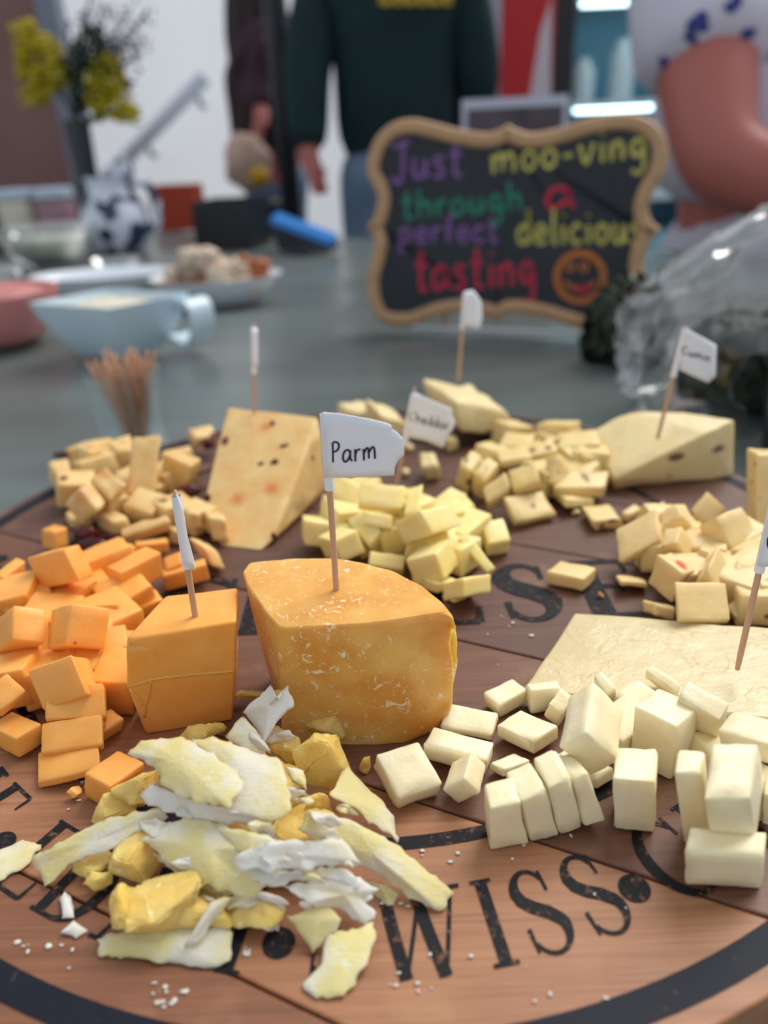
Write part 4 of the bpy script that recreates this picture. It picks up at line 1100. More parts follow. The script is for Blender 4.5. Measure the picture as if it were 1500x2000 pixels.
# torn flakes that fill the heap
rnd = random.Random(17)
for k, (x, y, z) in enumerate([(560, 400, 20), (660, 560, 17), (880, 560, 20), (980, 440, 22), (1060, 500, 20), (1090, 560, 19), (700, 700, 12), (860, 640, 19), (620, 650, 14), (1010, 690, 16), (1120, 640, 16), (880, 760, 9), (780, 770, 9), (600, 480, 19),
        (930, 410, 22), (850, 530, 22), (1150, 740, 7), (1000, 790, 7), (520, 530, 15), (700, 780, 7), (960, 620, 21), (1130, 470, 15), (840, 250, 19), (900, 230, 18), (1250, 740, 1), (860, 820, 4)]):
    n_, r0 = rnd.randint(5, 7), rnd.uniform(36, 80)
    an = rnd.uniform(0, 3); el_ = rnd.uniform(0.22, 0.4)
    poly, zs = [], []
    for i in range(n_):
        t = 2 * PI * i / n_; rr = r0 * rnd.uniform(.7, 1.25)
        u, v = rr * math.cos(t), rr * el_ * math.sin(t)
        poly.append((x + u * math.cos(an * .35) - v * math.sin(an * .35), y + u * math.sin(an * .35) * .7 + v * math.cos(an * .35)))
        zs.append(max(0.6, z + rnd.uniform(-2, 2) - (poly[-1][1] - y) * 0.05))
    o = shaving(poly, zs, 'small torn parmesan flake in the heap of shavings', 'parmesan_white' if k % 3 else 'parmesan_shaving', seed=60 + k, th=0.0005, bend=0.0006, name='parmesan_flake')
    o['group'] = 'small torn parmesan flakes'
# crumbs nobody could count
rnd = random.Random(5)
mb = MB()
spots = [(FQ, 110, 915, 90, 18), (FQ, 800, 930, 16, 10), (FQ, 1270, 770, 90, 30), (FQ, 1310, 1040, 90, 30), (FQ, 560, 1080, 80, 30), (FQ, 540, 60 + 1000, 60, 40), (FX, 1010, 1700, 300, 120), (FX, 900, 1650, 200, 60), (FX, 250, 1900, 260, 80), (FX, 990, 1235, 60, 60), (FX, 1060, 1900, 300, 90), (FX, 130, 1560, 90, 50), (FX, 970, 1010, 60, 30)]
for frm, x, y, sx, sy in spots:
    for _ in range(6):
        px, py = frm(x + rnd.gauss(0, 0.5) * sx, y + rnd.gauss(0, 0.5) * sy)
        p = U(px, py, 0.0)
        if (p.xy - BC.xy).length > 0.222: continue
        mb.ball(p + Vector((0, 0, 0.0004)), rnd.uniform(0.0002, 0.0007), 6, 4, (rnd.uniform(.6, 2), rnd.uniform(.6, 1.4), 0.5), 0.6, rnd.random() * 50)
tag(mb.build('cheese_crumbs', M['parmesan_white']), 'scattered tiny white cheese crumbs on the wooden board', 'crumbs', kind='stuff')
for k, (frm, x, y, mt, lb) in enumerate([(FO, 440, 1650, 'orange_cheese', 'orange crumb in front of the fanned orange slices'), (FR7, 735, 940, 'orange_cheese', 'reddish crumb beside the lone pepper cheese slice'), (FJ, 720, 1430, 'herb_cheese', 'small herb cheese crumb beside the single herb cube')]):
    chunk(frm, x, y, 2, 2.6 if k != 1 else 1.6, lb, 90 + k, (1, .8, .9), mt, 'cheese_crumb', grp='larger loose crumbs')

# ------------------------------------------------------------------ toothpick flags
HAND = {
 'P': (0.8, [[(0.12, 0), (0.10, 0.9), (0.08, 1.65)], [(0.0, 1.5), (0.25, 1.72), (0.6, 1.55), (0.62, 1.2), (0.4, 0.95), (0.12, 0.9)]]),
 'a': (0.9, [[(0.7, 0.8), (0.5, 1.0), (0.2, 0.85), (0.08, 0.4), (0.2, 0.05), (0.45, 0.1), (0.68, 0.5), (0.72, 0.95), (0.72, 0.3), (0.9, 0.05)]]),
 'r': (0.65, [[(0.12, 1.0), (0.15, 0.0)], [(0.15, 0.55), (0.3, 0.9), (0.6, 0.95)]]),
 'm': (1.3, [[(0.1, 0.95), (0.14, 0.0)], [(0.14, 0.6), (0.35, 0.95), (0.52, 0.9), (0.58, 0.1)], [(0.58, 0.6), (0.85, 0.98), (1.05, 0.85), (1.12, 0.0)]]),
 'C': (0.95, [[(0.8, 1.35), (0.5, 1.6), (0.15, 1.2), (0.08, 0.6), (0.3, 0.05), (0.8, 0.2)]]),
 'G': (1.0, [[(0.85, 1.35), (0.5, 1.6), (0.15, 1.2), (0.08, 0.6), (0.3, 0.02), (0.8, 0.2), (0.85, 0.75), (0.5, 0.75)]]),
 'h': (0.8, [[(0.1, 1.8), (0.12, 0.0)], [(0.12, 0.6), (0.4, 0.98), (0.62, 0.8), (0.65, 0.0)]]),
 'e': (0.8, [[(0.1, 0.5), (0.65, 0.55), (0.5, 0.95), (0.2, 0.85), (0.1, 0.4), (0.3, 0.03), (0.7, 0.15)]]),
 'd': (0.85, [[(0.65, 0.7), (0.4, 0.95), (0.12, 0.6), (0.2, 0.1), (0.5, 0.1), (0.66, 0.6), (0.68, 1.8), (0.7, 0.0)]]),
 'J': (0.9, [[(0.1, 1.6), (0.9, 1.85)], [(0.62, 1.75), (0.6, 0.5), (0.45, -0.1), (0.15, -0.05), (0.08, 0.2)]]),
 'u': (0.85, [[(0.12, 1.0), (0.12, 0.3), (0.3, 0.02), (0.55, 0.2), (0.65, 0.95)], [(0.65, 0.95), (0.7, 0.0)]]),
 's': (0.7, [[(0.58, 0.9), (0.3, 1.0), (0.14, 0.78), (0.4, 0.5), (0.55, 0.25), (0.35, 0.0), (0.08, 0.1)]]),
 't': (0.7, [[(0.32, 1.7), (0.3, 0.3), (0.45, 0.0), (0.62, 0.1)], [(0.05, 1.1), (0.62, 1.12)]]),
 'o': (0.85, [[(0.42, 1.0), (0.15, 0.75), (0.12, 0.3), (0.4, 0.0), (0.68, 0.3), (0.66, 0.75), (0.42, 1.0)]]),
 '-': (0.7, [[(0.1, 0.5), (0.55, 0.55)]]),
 'v': (0.85, [[(0.08, 1.0), (0.38, 0.0), (0.75, 1.05)]]),
 'i': (0.4, [[(0.18, 0.95), (0.2, 0.0)], [(0.16, 1.4), (0.2, 1.48)]]),
 'n': (0.85, [[(0.1, 0.95), (0.13, 0.0)], [(0.13, 0.6), (0.38, 0.97), (0.6, 0.8), (0.65, 0.0)]]),
 'g': (0.85, [[(0.65, 0.8), (0.4, 1.0), (0.12, 0.7), (0.2, 0.2), (0.5, 0.2), (0.66, 0.7), (0.68, -0.4), (0.45, -0.8), (0.1, -0.6)]]),
 'p': (0.85, [[(0.12, 0.95), (0.12, -0.7)], [(0.12, 0.7), (0.4, 1.0), (0.65, 0.7), (0.55, 0.15), (0.15, 0.1)]]),
 'f': (0.6, [[(0.55, 1.6), (0.35, 1.7), (0.25, 1.3), (0.25, 0.0)], [(0.05, 0.9), (0.5, 0.92)]]),
 'c': (0.75, [[(0.65, 0.8), (0.4, 1.0), (0.14, 0.7), (0.14, 0.25), (0.4, 0.0), (0.68, 0.2)]]),
 'l': (0.4, [[(0.18, 1.8), (0.18, 0.2), (0.35, 0.0)]]),
}
def write(mb, text, fn, width, nrm, th=0.0002, space=0.12):
    """handwriting: fn(u, v) maps units of x-height to space; u grows along the word from 0 to 1"""
    tot = sum(HAND[c_][0] + space for c_ in text) - space
    x = 0
    for q, c_ in enumerate(text):
        w, strokes = HAND[c_]
        for k, st in enumerate(strokes):
            pts = [fn((x + p.x) / tot, p.y) for p in catmull(st, 4, False)] if len(st) > 2 else [fn((x + a) / tot, b) for a, b in st]
            mb.ribbon(pts, width, nrm, th + 0.000003 * (k + 2 * (q % 3)))
        x += w + space
def flagpick(foot, tip, rad, label, quad=None, text=None, trect=None, pen=0.0006, curl=0.3, fold=False, notch=True):
    """toothpick from foot to tip; quad: flag corners as fractions (along the flag, along the stick)"""
    r = empty('toothpick_flag', foot, label, 'flag', 'paper flags on toothpicks')
    foot, tip = Vector(foot), Vector(tip)
    d = tip - foot
    deep = foot - d.normalized() * 0.006
    MB().tube([deep, foot, foot + d * 0.5, foot + d * 0.97, tip], [rad * .8, rad, rad, rad * .9, rad * .35], 10).build('stick', M['toothpick_wood'], r)
    return r, foot, d
def pick(foot_px, zf, tip_px, lean, rad=0.00105):
    """foot on a cheese at height zf (mm); the tip is as far into the room as the foot plus lean (m)"""
    f_ = U(*foot_px, zf / 1000)
    t_ = W(*tip_px, f_.y + lean)
    return f_, t_
def plane_pt(px, py, p0, nrm):
    d = Vector(ray(px, py)); o_ = Vector((0, 0, ZB + CAMH))
    t = (p0 - o_).dot(nrm) / d.dot(nrm)
    return o_ + d * t
def paper_flag(r, outline_px, p0, nrm, wrap_a, wrap_b, rad, curl=0.004):
    """folded paper sheet in the plane through p0: front and back leaf, wrapped round the stick"""
    pts = [plane_pt(x, y, p0, nrm) for x, y in outline_px]
    k = len(pts)
    c_ = sum(pts, Vector((0, 0, 0))) / k
    axis = (wrap_b - wrap_a).normalized()
    far = max(((p - wrap_a) - axis * (p - wrap_a).dot(axis)).length for p in pts)
    def bent(p, off):
        s_ = ((p - wrap_a) - axis * (p - wrap_a).dot(axis)).length / far
        return p + nrm * (curl * math.sin(s_ * PI) + off)
    dense_ = []
    for i in range(k):
        for j in range(4): dense_.append(pts[i].lerp(pts[(i + 1) % k], j / 4))
    n_ = len(dense_)
    vs, fs = [], []
    for off in (0.00022, -0.00022):
        for s_ in (1.0, 0.75, 0.5, 0.25):
            vs += [bent(c_ + (p - c_) * s_, off) for p in dense_]
        vs.append(bent(c_, off))
    K = 4 * n_ + 1
    for sd in (0, 1):
        for q in range(3):
            for i in range(n_):
                j = (i + 1) % n_
                f = (sd*K + q*n_ + i, sd*K + q*n_ + j, sd*K + (q+1)*n_ + j, sd*K + (q+1)*n_ + i)
                fs.append(f if sd == 0 else f[::-1])
        for i in range(n_):
            j = (i + 1) % n_
            f = (sd*K + 3*n_ + i, sd*K + 3*n_ + j, sd*K + K - 1)
            fs.append(f if sd == 0 else f[::-1])
    for i in range(n_):
        j = (i + 1) % n_
        fs.append((i, K + i, K + j, j))
    mb = MB().add(vs, fs)
    mb.tube([wrap_a, wrap_a.lerp(wrap_b, .5), wrap_b], rad * 1.5, 12, caps=False)
    o = mb.build('flag', M['paper'], r)
    return o, bent
def make_flag(foot_px, zf, tip_px, lean, outline_px, label, text=None, text_px=None, xh=0, pen=0.0007, yaw=0.0, curl=0.002, wrap=None, rad=0.00105, slope=0):
    f_, t_ = pick(foot_px, zf, tip_px, lean)
    r, foot, d = flagpick(f_, t_, rad, label)
    if outline_px is None: return r
    ax = d.normalized()
    side = Vector((math.cos(yaw), math.sin(yaw), 0))
    nrm = side.cross(ax).normalized()
    if nrm.y > 0: nrm = -nrm
    wa, wb = wrap
    fl, bent = paper_flag(r, outline_px, foot + nrm * 0.0012, nrm, foot + d * wa, foot + d * wb, rad, curl)
    if text:
        mb = MB()
        (x0, y0), (x1, y1) = text_px
        def fn(u, v):
            px = x0 + (x1 - x0) * u; py = y0 + (y1 - y0) * u - v * xh
            return bent(plane_pt(px, py, foot + nrm * 0.0012, nrm), 0.00028)
        write(mb, text, fn, pen, nrm, 0.00012)
        mb.build('handwriting', M['pen_ink'], fl, smooth=False)
    return r
fm = lambda pts: [FM(*p) for p in pts]
make_flag((657, 1152), 50, (634, 805), -0.004, fm([(-70, 262), (120, 258), (300, 278), (480, 310), (640, 358), (712, 390), (730, 440), (790, 490), (850, 555), (862, 640), (855, 740), (790, 795), (755, 860), (745, 955), (560, 945), (400, 955), (100, 985), (-40, 990)]),
          'white paper flag reading Parm on a toothpick in the parmesan wedge', 'Parm', (FM(45, 815), FM(550, 745)), 23.5, 0.00062, yaw=0.06, wrap=(0.60, 0.99))
make_flag((776, 940), 14, (810, 757), 0.004, fm([(940, 50), (1000, 40), (1130, 100), (1280, 165), (1385, 215), (1400, 290), (1435, 370), (1415, 440), (1320, 560), (1295, 660), (1100, 570), (880, 530)]),
          'white paper flag reading Cheddar behind the parm flag', 'Cheddar', (FM(915, 345), FM(1360, 455)), 11.5, 0.0006, yaw=0.25, wrap=(0.40, 0.93))
make_flag((896, 733), 33, (908, 572), 0.0, [(903, 570), (920, 566), (936, 590), (941, 620), (934, 644), (904, 634)], 'small curled paper flag on the crumbly cheese in front of the chalkboard', yaw=0.9, wrap=(0.58, 1.0))
make_flag((1289, 838), 33, (1340, 636), 0.0, [(1338, 640), (1365, 655), (1395, 672), (1397, 735), (1380, 747), (1348, 733), (1326, 722)],
          'paper flag reading Cumin on the wedge of herb cheese', 'Cumin', ((1331, 690), (1382, 705)), 9, 0.0007, yaw=0.3, wrap=(0.52, 0.98))
make_flag((497, 806), 44, (495, 632), 0.0, [(491, 640), (497, 640), (500, 680), (499, 716), (492, 716)], 'edge-on folded paper flag on the cranberry cheese block', yaw=1.4, wrap=(0.45, 0.97))
make_flag((381, 1200), 43.8, (342, 957), -0.002, [(342, 962), (352, 985), (361, 1040), (379, 1104), (378, 1112), (360, 1104), (349, 1050), (340, 990)], 'tightly folded paper flag on the orange cheese block', yaw=0.9, wrap=(0.40, 0.96), curl=0.0008)
make_flag((1446, 1280), 20, (1512, 985), 0.0, [(1500, 985), (1560, 1000), (1600, 1050), (1590, 1110), (1475, 1102), (1490, 1040)], 'paper flag with a pen letter at the right picture edge, stuck in the pale slab',
          'G', ((1494, 1072), (1524, 1074)), 22, 0.0007, yaw=0.1, wrap=(0.58, 1.0))
# ------------------------------------------------------------------ things on the table behind the board
tzr = ZT
def T(px, py, z=0.0): return U(px, py, ZT + z)
# chalkboard
p0 = T(764, 641); yaw, lean = math.radians(-20), math.radians(8)
cx_ = Vector((math.cos(yaw), math.sin(yaw), 0))
cn = Vector((math.sin(yaw), -math.cos(yaw), 0)) * math.cos(lean) + Vector((0, 0, math.sin(lean)))   # towards the camera, leaning back
cz = cn.cross(cx_).normalized(); cz = cz if cz.z > 0 else -cz
flat('pale_wood_frame', (196, 156, 116), 0.55, 0.12, 40)
m = flat('slate', (22, 32, 42), 0.55); m.mix(m.mul(m.ramp(m.noise(9, 4), 0.45, 0.8), 0.5), srgb(38, 50, 60))
for nm, c_ in dict(chalk_purple=(150, 104, 178), chalk_yellow=(212, 204, 108), chalk_green=(52, 148, 122), chalk_red=(214, 56, 84), chalk_orange=(206, 122, 66)).items(): flat(nm, c_, 0.9, 0.25, 200)
outl = [(35, 260), (45, 180), (75, 120), (130, 75), (200, 60), (280, 75), (380, 100), (470, 112), (520, 98), (550, 84), (580, 98), (640, 112), (750, 90), (860, 55), (960, 40), (1060, 60), (1120, 120), (1135, 190), (1115, 270), (1080, 330),
        (1062, 390), (1080, 440), (1105, 465), (1080, 500), (1055, 545), (1045, 600), (1058, 680), (1065, 760), (1040, 830), (980, 875), (910, 872), (850, 852), (760, 815), (680, 790), (600, 776), (550, 775), (515, 800), (470, 785), (400, 768), (300, 780), (200, 815), (120, 825), (70, 790), (40, 720),
        (35, 640), (55, 560), (62, 505), (35, 460), (60, 420), (72, 340)]
oc = [plane_pt(*FT(x, y), p0, cn) for x, y in outl]
c2 = [((p - p0).dot(cx_), max(0.004, (p - p0).dot(cz))) for p in oc]
sm = [(v.x, max(0.003, v.y)) for v in catmull(c2, 5)]
dz_ = max(0.0, 0.003 - min(p[1] for p in sm))
P3 = lambda x, y, d=0.0: p0 + cx_ * x + cz * (y + 0) + cn * d
def inset(poly, d):
    n = len(poly); out = []
    for i in range(n):
        a = Vector(poly[i - 2]); b = Vector(poly[(i + 2) % n]); t = (b - a).normalized()
        out.append((poly[i][0] + t.y * d, poly[i][1] - t.x * d))
    return out
area = sum(sm[i][0] * sm[(i+1) % len(sm)][1] - sm[(i+1) % len(sm)][0] * sm[i][1] for i in range(len(sm)))
sg = 1 if area < 0 else -1
inn = inset(sm, 0.0165 * sg)
cb = empty('chalkboard', p0, 'wavy framed chalkboard with colourful chalk writing standing behind the cheese', 'chalkboard')
vs, fs = [], []; n = len(sm)
prof = [(sm, -0.006), (sm, 0.003), (inset(sm, 0.003 * sg), 0.006), (inset(sm, 0.0135 * sg), 0.006), (inn, 0.003), (inn, -0.006)]
for poly, d in prof: vs += [P3(x, y, d) for x, y in poly]
k = len(prof)
for r in range(k):
    for i in range(n):
        j = (i + 1) % n; r2 = (r + 1) % k
        fs.append((r*n + i, r*n + j, r2*n + j, r2*n + i))
o = MB().add(vs, fs); ob = bpy.data.objects
bm = bmesh.new(); bv = [bm.verts.new(v) for v in o.v]
for f in o.f: bm.faces.new([bv[i] for i in f])
bm_obj('frame', bm, M['pale_wood_frame'], cb, auto=50)
bm = bmesh.new()
for d in (0.0015, -0.005):
    bm.faces.new([bm.verts.new(P3(x, y, d)) for x, y in inset(sm, 0.0155 * sg)])
bm.verts.ensure_lookup_table()
for i in range(n):
    j = (i + 1) % n
    bm.faces.new([bm.verts[i], bm.verts[j], bm.verts[n + j], bm.verts[n + i]])
slate = bm_obj('slate', bm, M['slate'], cb, smooth=False)
lip = Vector((0, 0, 1))
# easel foot behind
low = [p for p in sm if p[1] < min(q_[1] for q_ in sm) + 0.02]
flat('clear_acrylic', (200, 205, 210), 0.15)
b0, b1 = P3(0.06, 0, -0.01), P3(0.30, 0, -0.01)
for xx in (0.07, 0.28):
    a = P3(xx, 0.10, -0.007); b = Vector((a.x, a.y + 0.07, tz + 0.003)); c_ = P3(xx, 0, -0.007); c_.z = tz + 0.003
    MB().tube([c_, a], 0.003, 8).tube([a, b], 0.003, 8).build('easel_leg', M['pale_wood_frame'], cb)
MB().tube([Vector((P3(0.03, 0, 0.004).xy.to_3d()) + Vector((0, 0, tz + 0.003))), Vector((P3(0.33, 0, 0.004).xy.to_3d()) + Vector((0, 0, tz + 0.003)))], 0.0028, 8).build('easel_foot', M['clear_acrylic'], cb)
pt = lambda x, y: plane_pt(*FT(x, y), p0 + cn * 0.0019, cn)
def chalk(text, x0, y0, x1, y1, xh, mat, width=0.0062):
    width *= 0.72; mb = MB()
    write(mb, text, lambda u, v: pt(x0 + (x1 - x0) * u, y0 + (y1 - y0) * u - v * xh), width, cn, 0.0003)
    mb.build('chalk_word', M[mat], slate, smooth=False)
chalk('Just', 118, 285, 385, 268, 74, 'chalk_purple'); chalk('moo-ving', 485, 262, 1058, 200, 70, 'chalk_yellow')
chalk('through', 155, 428, 602, 392, 58, 'chalk_green'); chalk('a', 680, 388, 795, 385, 74, 'chalk_red', 0.0075)
chalk('perfect', 148, 515, 515, 510, 56, 'chalk_purple', 0.0052); chalk('delicious', 578, 520, 1040, 515, 72, 'chalk_yellow')
chalk('tasting', 205, 690, 652, 668, 84, 'chalk_red', 0.0072)
mb = MB()
mb.ribbon([pt(812 + 86 * math.cos(a * PI / 18), 640 + 88 * math.sin(a * PI / 18)) for a in range(37)], 0.0075, cn, 0.0003)
for ex in (775, 826): mb.ribbon([pt(ex + 13 * math.cos(a * PI / 8), 602 + 14 * math.sin(a * PI / 8)) for a in range(17)], 0.003, cn, 0.00031)
mb.ribbon([pt(755 + 115 * i / 10, 655 + 32 * math.sin(PI * i / 10)) for i in range(11)], 0.004, cn, 0.00032)
mb.build('chalk_smiley', M['chalk_orange'], slate, smooth=False)
mb = MB(); mb.ribbon([pt(800, 672), pt(815, 690), pt(835, 688), pt(845, 662)], 0.006, cn, 0.00033); mb.build('chalk_tongue', M['chalk_red'], slate, smooth=False)

# toothpicks in a clear cup
def thin_clear(name, tint, a=0.25, rough=0.05):
    m = Mat(name, tint, rough)
    gl = m.n('ShaderNodeBsdfGlossy'); gl.inputs['Color'].default_value = (1, 1, 1, 1); gl.inputs['Roughness'].default_value = rough
    tr = m.n('ShaderNodeBsdfTransparent'); tr.inputs[0].default_value = (0.95, 0.97, 0.98, 1); mx = m.n('ShaderNodeMixShader'); fz = m.n('ShaderNodeLayerWeight'); fz.inputs['Blend'].default_value = 0.35
    mr = m.n('ShaderNodeMapRange'); mr.inputs['To Min'].default_value = a; mr.inputs['To Max'].default_value = min(1, a + 0.5)
    m.link(fz.outputs['Facing'], mr.inputs[0]); m.link(mr.outputs[0], mx.inputs[0])
    m.link(tr.outputs[0], mx.inputs[1]); m.link(gl.outputs[0], mx.inputs[2])
    out = m.t.nodes['Material Output']; m.link(mx.outputs[0], out.inputs['Surface'])
    M[name] = m
    M[name] = m.m
    return m
thin_clear('clear_plastic', srgb(214, 222, 232), 0.08)
thin_clear('clear_glass', srgb(210, 222, 224), 0.18)
cc = T(268, 872); cc.z = tz
cup = MB().lathe(cc, [(0.026, 0.0006), (0.0305, 0.066), (0.0295, 0.066), (0.025, 0.003)], 28, close=True).build('plastic_cup', M['clear_plastic'], auto=50)
tag(cup, 'clear plastic cup holding toothpicks at the left rim of the board', 'cup')
rnd = random.Random(3)
tp0 = None
for k in range(44):
    a = rnd.uniform(0, 2 * PI); rr = 0.009 * math.sqrt(rnd.random())
    bx = Vector((cc.x + rr * math.cos(a), cc.y + rr * math.sin(a), tz + 0.005))
    b = a + rnd.uniform(-.7, .7); r2 = 0.030 * math.sqrt(rnd.random())
    tx = Vector((cc.x + 0.002 + r2 * math.cos(b), cc.y + r2 * math.sin(b), tz + 0.076 + rnd.uniform(-0.004, 0.004)))
    o = MB().tube([bx, bx.lerp(tx, .06), bx.lerp(tx, .94), tx], [0.0004, 0.0011, 0.0011, 0.0004], 7).build('toothpick', M['toothpick_wood'])
    tag(o, 'wooden toothpick standing in the clear plastic cup', 'toothpick', 'toothpicks in the cup')

# pale blue square bowl with a handle
flat('bowl_white', (206, 226, 238), 0.2); flat('platter_white', (222, 230, 240), 0.2)
flat('cream_dip', (236, 228, 208), 0.6, 0.2, 60)
hb = 0.066
v0, v1, v3 = T(215, 603, hb), T(372, 572, hb), T(52, 592, hb)
v2 = v1 + v3 - v0
ctr = (v0 + v2) / 2
bw = empty('square_bowl', (ctr.x, ctr.y, tz), 'pale blue square bowl of creamy dip with a handle on its right', 'bowl')
def sqring(s, z, rnd_=0.05):
    cs_ = [v0, v1, v2, v3]; out = []
    for i in range(4):
        p, a, b = cs_[i], cs_[i - 1], cs_[(i + 1) % 4]
        for t in (0, .33, .67, 1):
            q = p.lerp(a, rnd_ * (1 - t)).lerp(p.lerp(b, rnd_ * t), 0.5) if 0 < t < 1 else (p.lerp(a, rnd_) if t == 0 else p.lerp(b, rnd_))
            q = ctr + (q - ctr) * s
            out.append(Vector((q.x, q.y, tz + z)))
    return out
rings = [sqring(0.50, 0.0005), sqring(0.56, 0.004), sqring(0.80, 0.03), sqring(0.95, 0.054), sqring(1.0, hb), sqring(0.96, hb), sqring(0.90, 0.052), sqring(0.72, 0.026), sqring(0.5, 0.008)]
mb = MB(); vs = [p for r in rings for p in r]; n = 16
fs = [(r*n + i, r*n + (i+1) % n, (r+1)*n + (i+1) % n, (r+1)*n + i) for r in range(len(rings) - 1) for i in range(n)]
fs += [tuple(range(n))[::-1], tuple(range((len(rings)-1)*n, len(rings)*n))]
mb.add(vs, fs).build('bowl', M['bowl_white'], bw, auto=22)
r_ = sqring(0.915, 0.056); cD = Vector((ctr.x, ctr.y, tz + 0.062))
vs = r_ + [Vector((p.x, p.y, tz + 0.060)).lerp(cD, .4) + Vector((0, 0, .003 * noise.noise(p * 40))) for p in r_] + [cD]
fs = [(i, (i+1) % n, n + (i+1) % n, n + i) for i in range(n)] + [(n + i, n + (i+1) % n, 2*n) for i in range(n)]
MB().add(vs, fs).build('dip', M['cream_dip'], bw)
e_ = (v1 - v0).normalized(); nf = Vector((e_.y, -e_.x, 0)).normalized()
hc = v0.lerp(v1, 0.93)
hp = [hc + nf * q + Vector((0, 0, z)) for q, z in ((-0.008, -0.012), (0.014, -0.006), (0.026, -0.016), (0.024, -0.040), (0.006, -0.058), (-0.026, -0.052))]
strip = catmull(hp, 5, False); vs, fs = [], []
for i, p in enumerate(strip):
    t = (strip[min(i + 1, len(strip) - 1)] - strip[max(i - 1, 0)]).normalized(); nn = t.cross(e_).normalized()
    for a_, b_ in ((-1, -1), (1, -1), (1, 1), (-1, 1)): vs.append(p + e_ * 0.016 * a_ + nn * 0.003 * b_)
for i in range(len(strip) - 1):
    for j in range(4): fs.append((4*i + j, 4*i + (j+1) % 4, 4*i + 4 + (j+1) % 4, 4*i + 4 + j))
fs += [(3, 2, 1, 0), tuple(len(vs) - 4 + j for j in range(4))]
MB().add(vs, fs).build('handle', M['bowl_white'], bw, auto=40)

# white dish with bread cubes, white platter behind
def dish(c, rx, ry, h, name, label, cat, mat, base=0.62, rot=0, wall=0.004):
    pr = [(base, 0.0005), (base + .08, 0.002), (.88, h * .6), (1.0, h), (.965, h), (.84, h * .6), (base, 0.006)]
    mb = MB(); mb.lathe((0, 0, 0), pr, 40, rx, ry)
    mb.v = [Vector((v.x * math.cos(rot) - v.y * math.sin(rot), v.x * math.sin(rot) + v.y * math.cos(rot), v.z)) + Vector(c) for v in mb.v]
    return tag(mb.build(name, mat, auto=60), label, cat)
dc = T(428, 588); dc.z = tz
dish(dc, 0.105, 0.075, 0.040, 'serving_dish', 'white oval dish heaped with bread cubes behind the blue bowl', 'dish', M['platter_white'])
flat('bread_white', (226, 208, 186), 0.8, 0.25, 90); flat('bread_crust', (186, 104, 58), 0.7, 0.3, 90)
rnd = random.Random(9)
for k in range(42):
    a = rnd.uniform(0, 2 * PI); q = math.sqrt(rnd.random())
    lay = 0 if k < 20 else (1 if k < 34 else 2)
    s_ = (0.92, 0.82, 0.5)[lay]
    c_ = dc + Vector((0.098 * q * math.cos(a) * s_ + 0.0, 0.066 * q * math.sin(a) * s_, 0.026 + 0.021 * lay))
    e = rnd.uniform(0.012, 0.016)
    Rm = Matrix.Rotation(rnd.uniform(0, 3), 3, 'Z') @ Matrix.Rotation(rnd.uniform(-.6, .6), 3, 'X')
    cs = {(i, j, l): c_ + Rm @ Vector(((i - .5) * 2 * e, (j - .5) * 1.7 * e, (l - .5) * 1.6 * e)) for i in (0, 1) for j in (0, 1) for l in (0, 1)}
    vs, fs = soft_box(cs, 300 + k, 0.003, 0.0015, 0, 2)
    crust = k % 4 == 0
    o = obj('bread_cube', vs, fs, M['bread_crust' if crust else 'bread_white'])
    tag(o, 'brown crusted bread cube in the white oval dish' if crust else 'pale bread cube in the white oval dish', 'bread', 'crusty bread cubes in the dish' if crust else 'pale bread cubes in the dish')
pc = T(205, 562); pc.z = tz
dish(pc, 0.13, 0.075, 0.026, 'white_platter', 'shallow white platter behind the pale blue square bowl', 'platter', M['platter_white'], 0.75)
# pink bowl, clear dishes at the left
flat('pink_ceramic', (214, 140, 138), 0.35); flat('pink_food', (206, 130, 126), 0.5, 0.25, 50); flat('pale_food', (214, 216, 200), 0.6, 0.2, 50)
kc = T(5, 668); kc.z = tz
pk = empty('pink_bowl', kc, 'pink bowl at the left picture edge beside the blue bowl', 'bowl')
MB().lathe(kc, [(0.045, 0.0005), (0.062, 0.012), (0.078, 0.04), (0.084, 0.066), (0.080, 0.066), (0.072, 0.04), (0.05, 0.012)], 36).build('bowl', M['pink_ceramic'], pk, auto=60)
MB().lathe(kc, [(0.078, 0.058), (0.05, 0.068), (0.01, 0.072)], 30).build('filling', M['pink_food'], pk)
gc = T(-20, 588, 0); gc.z = tz
gl = MB().lathe(gc, [(0.045, 0.0005), (0.062, 0.05), (0.060, 0.05), (0.043, 0.004)], 32).build('clear_bowl', M['clear_glass'], auto=50)
tag(gl, 'small clear glass bowl behind the pink bowl at the left edge', 'bowl')
g2 = T(105, 522); g2.z = tz
gb = empty('glass_bowl', g2, 'wide clear glass bowl of pale dip in front of the jars', 'bowl')
MB().lathe(g2, [(0.05, 0.0005), (0.085, 0.035), (0.105, 0.085), (0.102, 0.085), (0.080, 0.035), (0.047, 0.006)], 40).build('bowl', M['clear_glass'], gb, auto=50)
MB().lathe(g2, [(0.045, 0.0075), (0.074, 0.034), (0.088, 0.062), (0.03, 0.066)], 36).build('filling', M['pale_food'], gb)
g3 = T(228, 535); g3.z = tz
d3 = MB().lathe(g3, [(0.04, 0.0005), (0.055, 0.028), (0.053, 0.028), (0.037, 0.004)], 30).build('clear_dish', M['clear_glass'], auto=50)
tag(d3, 'little clear dish between the glass bowl and the spotted jug', 'dish')
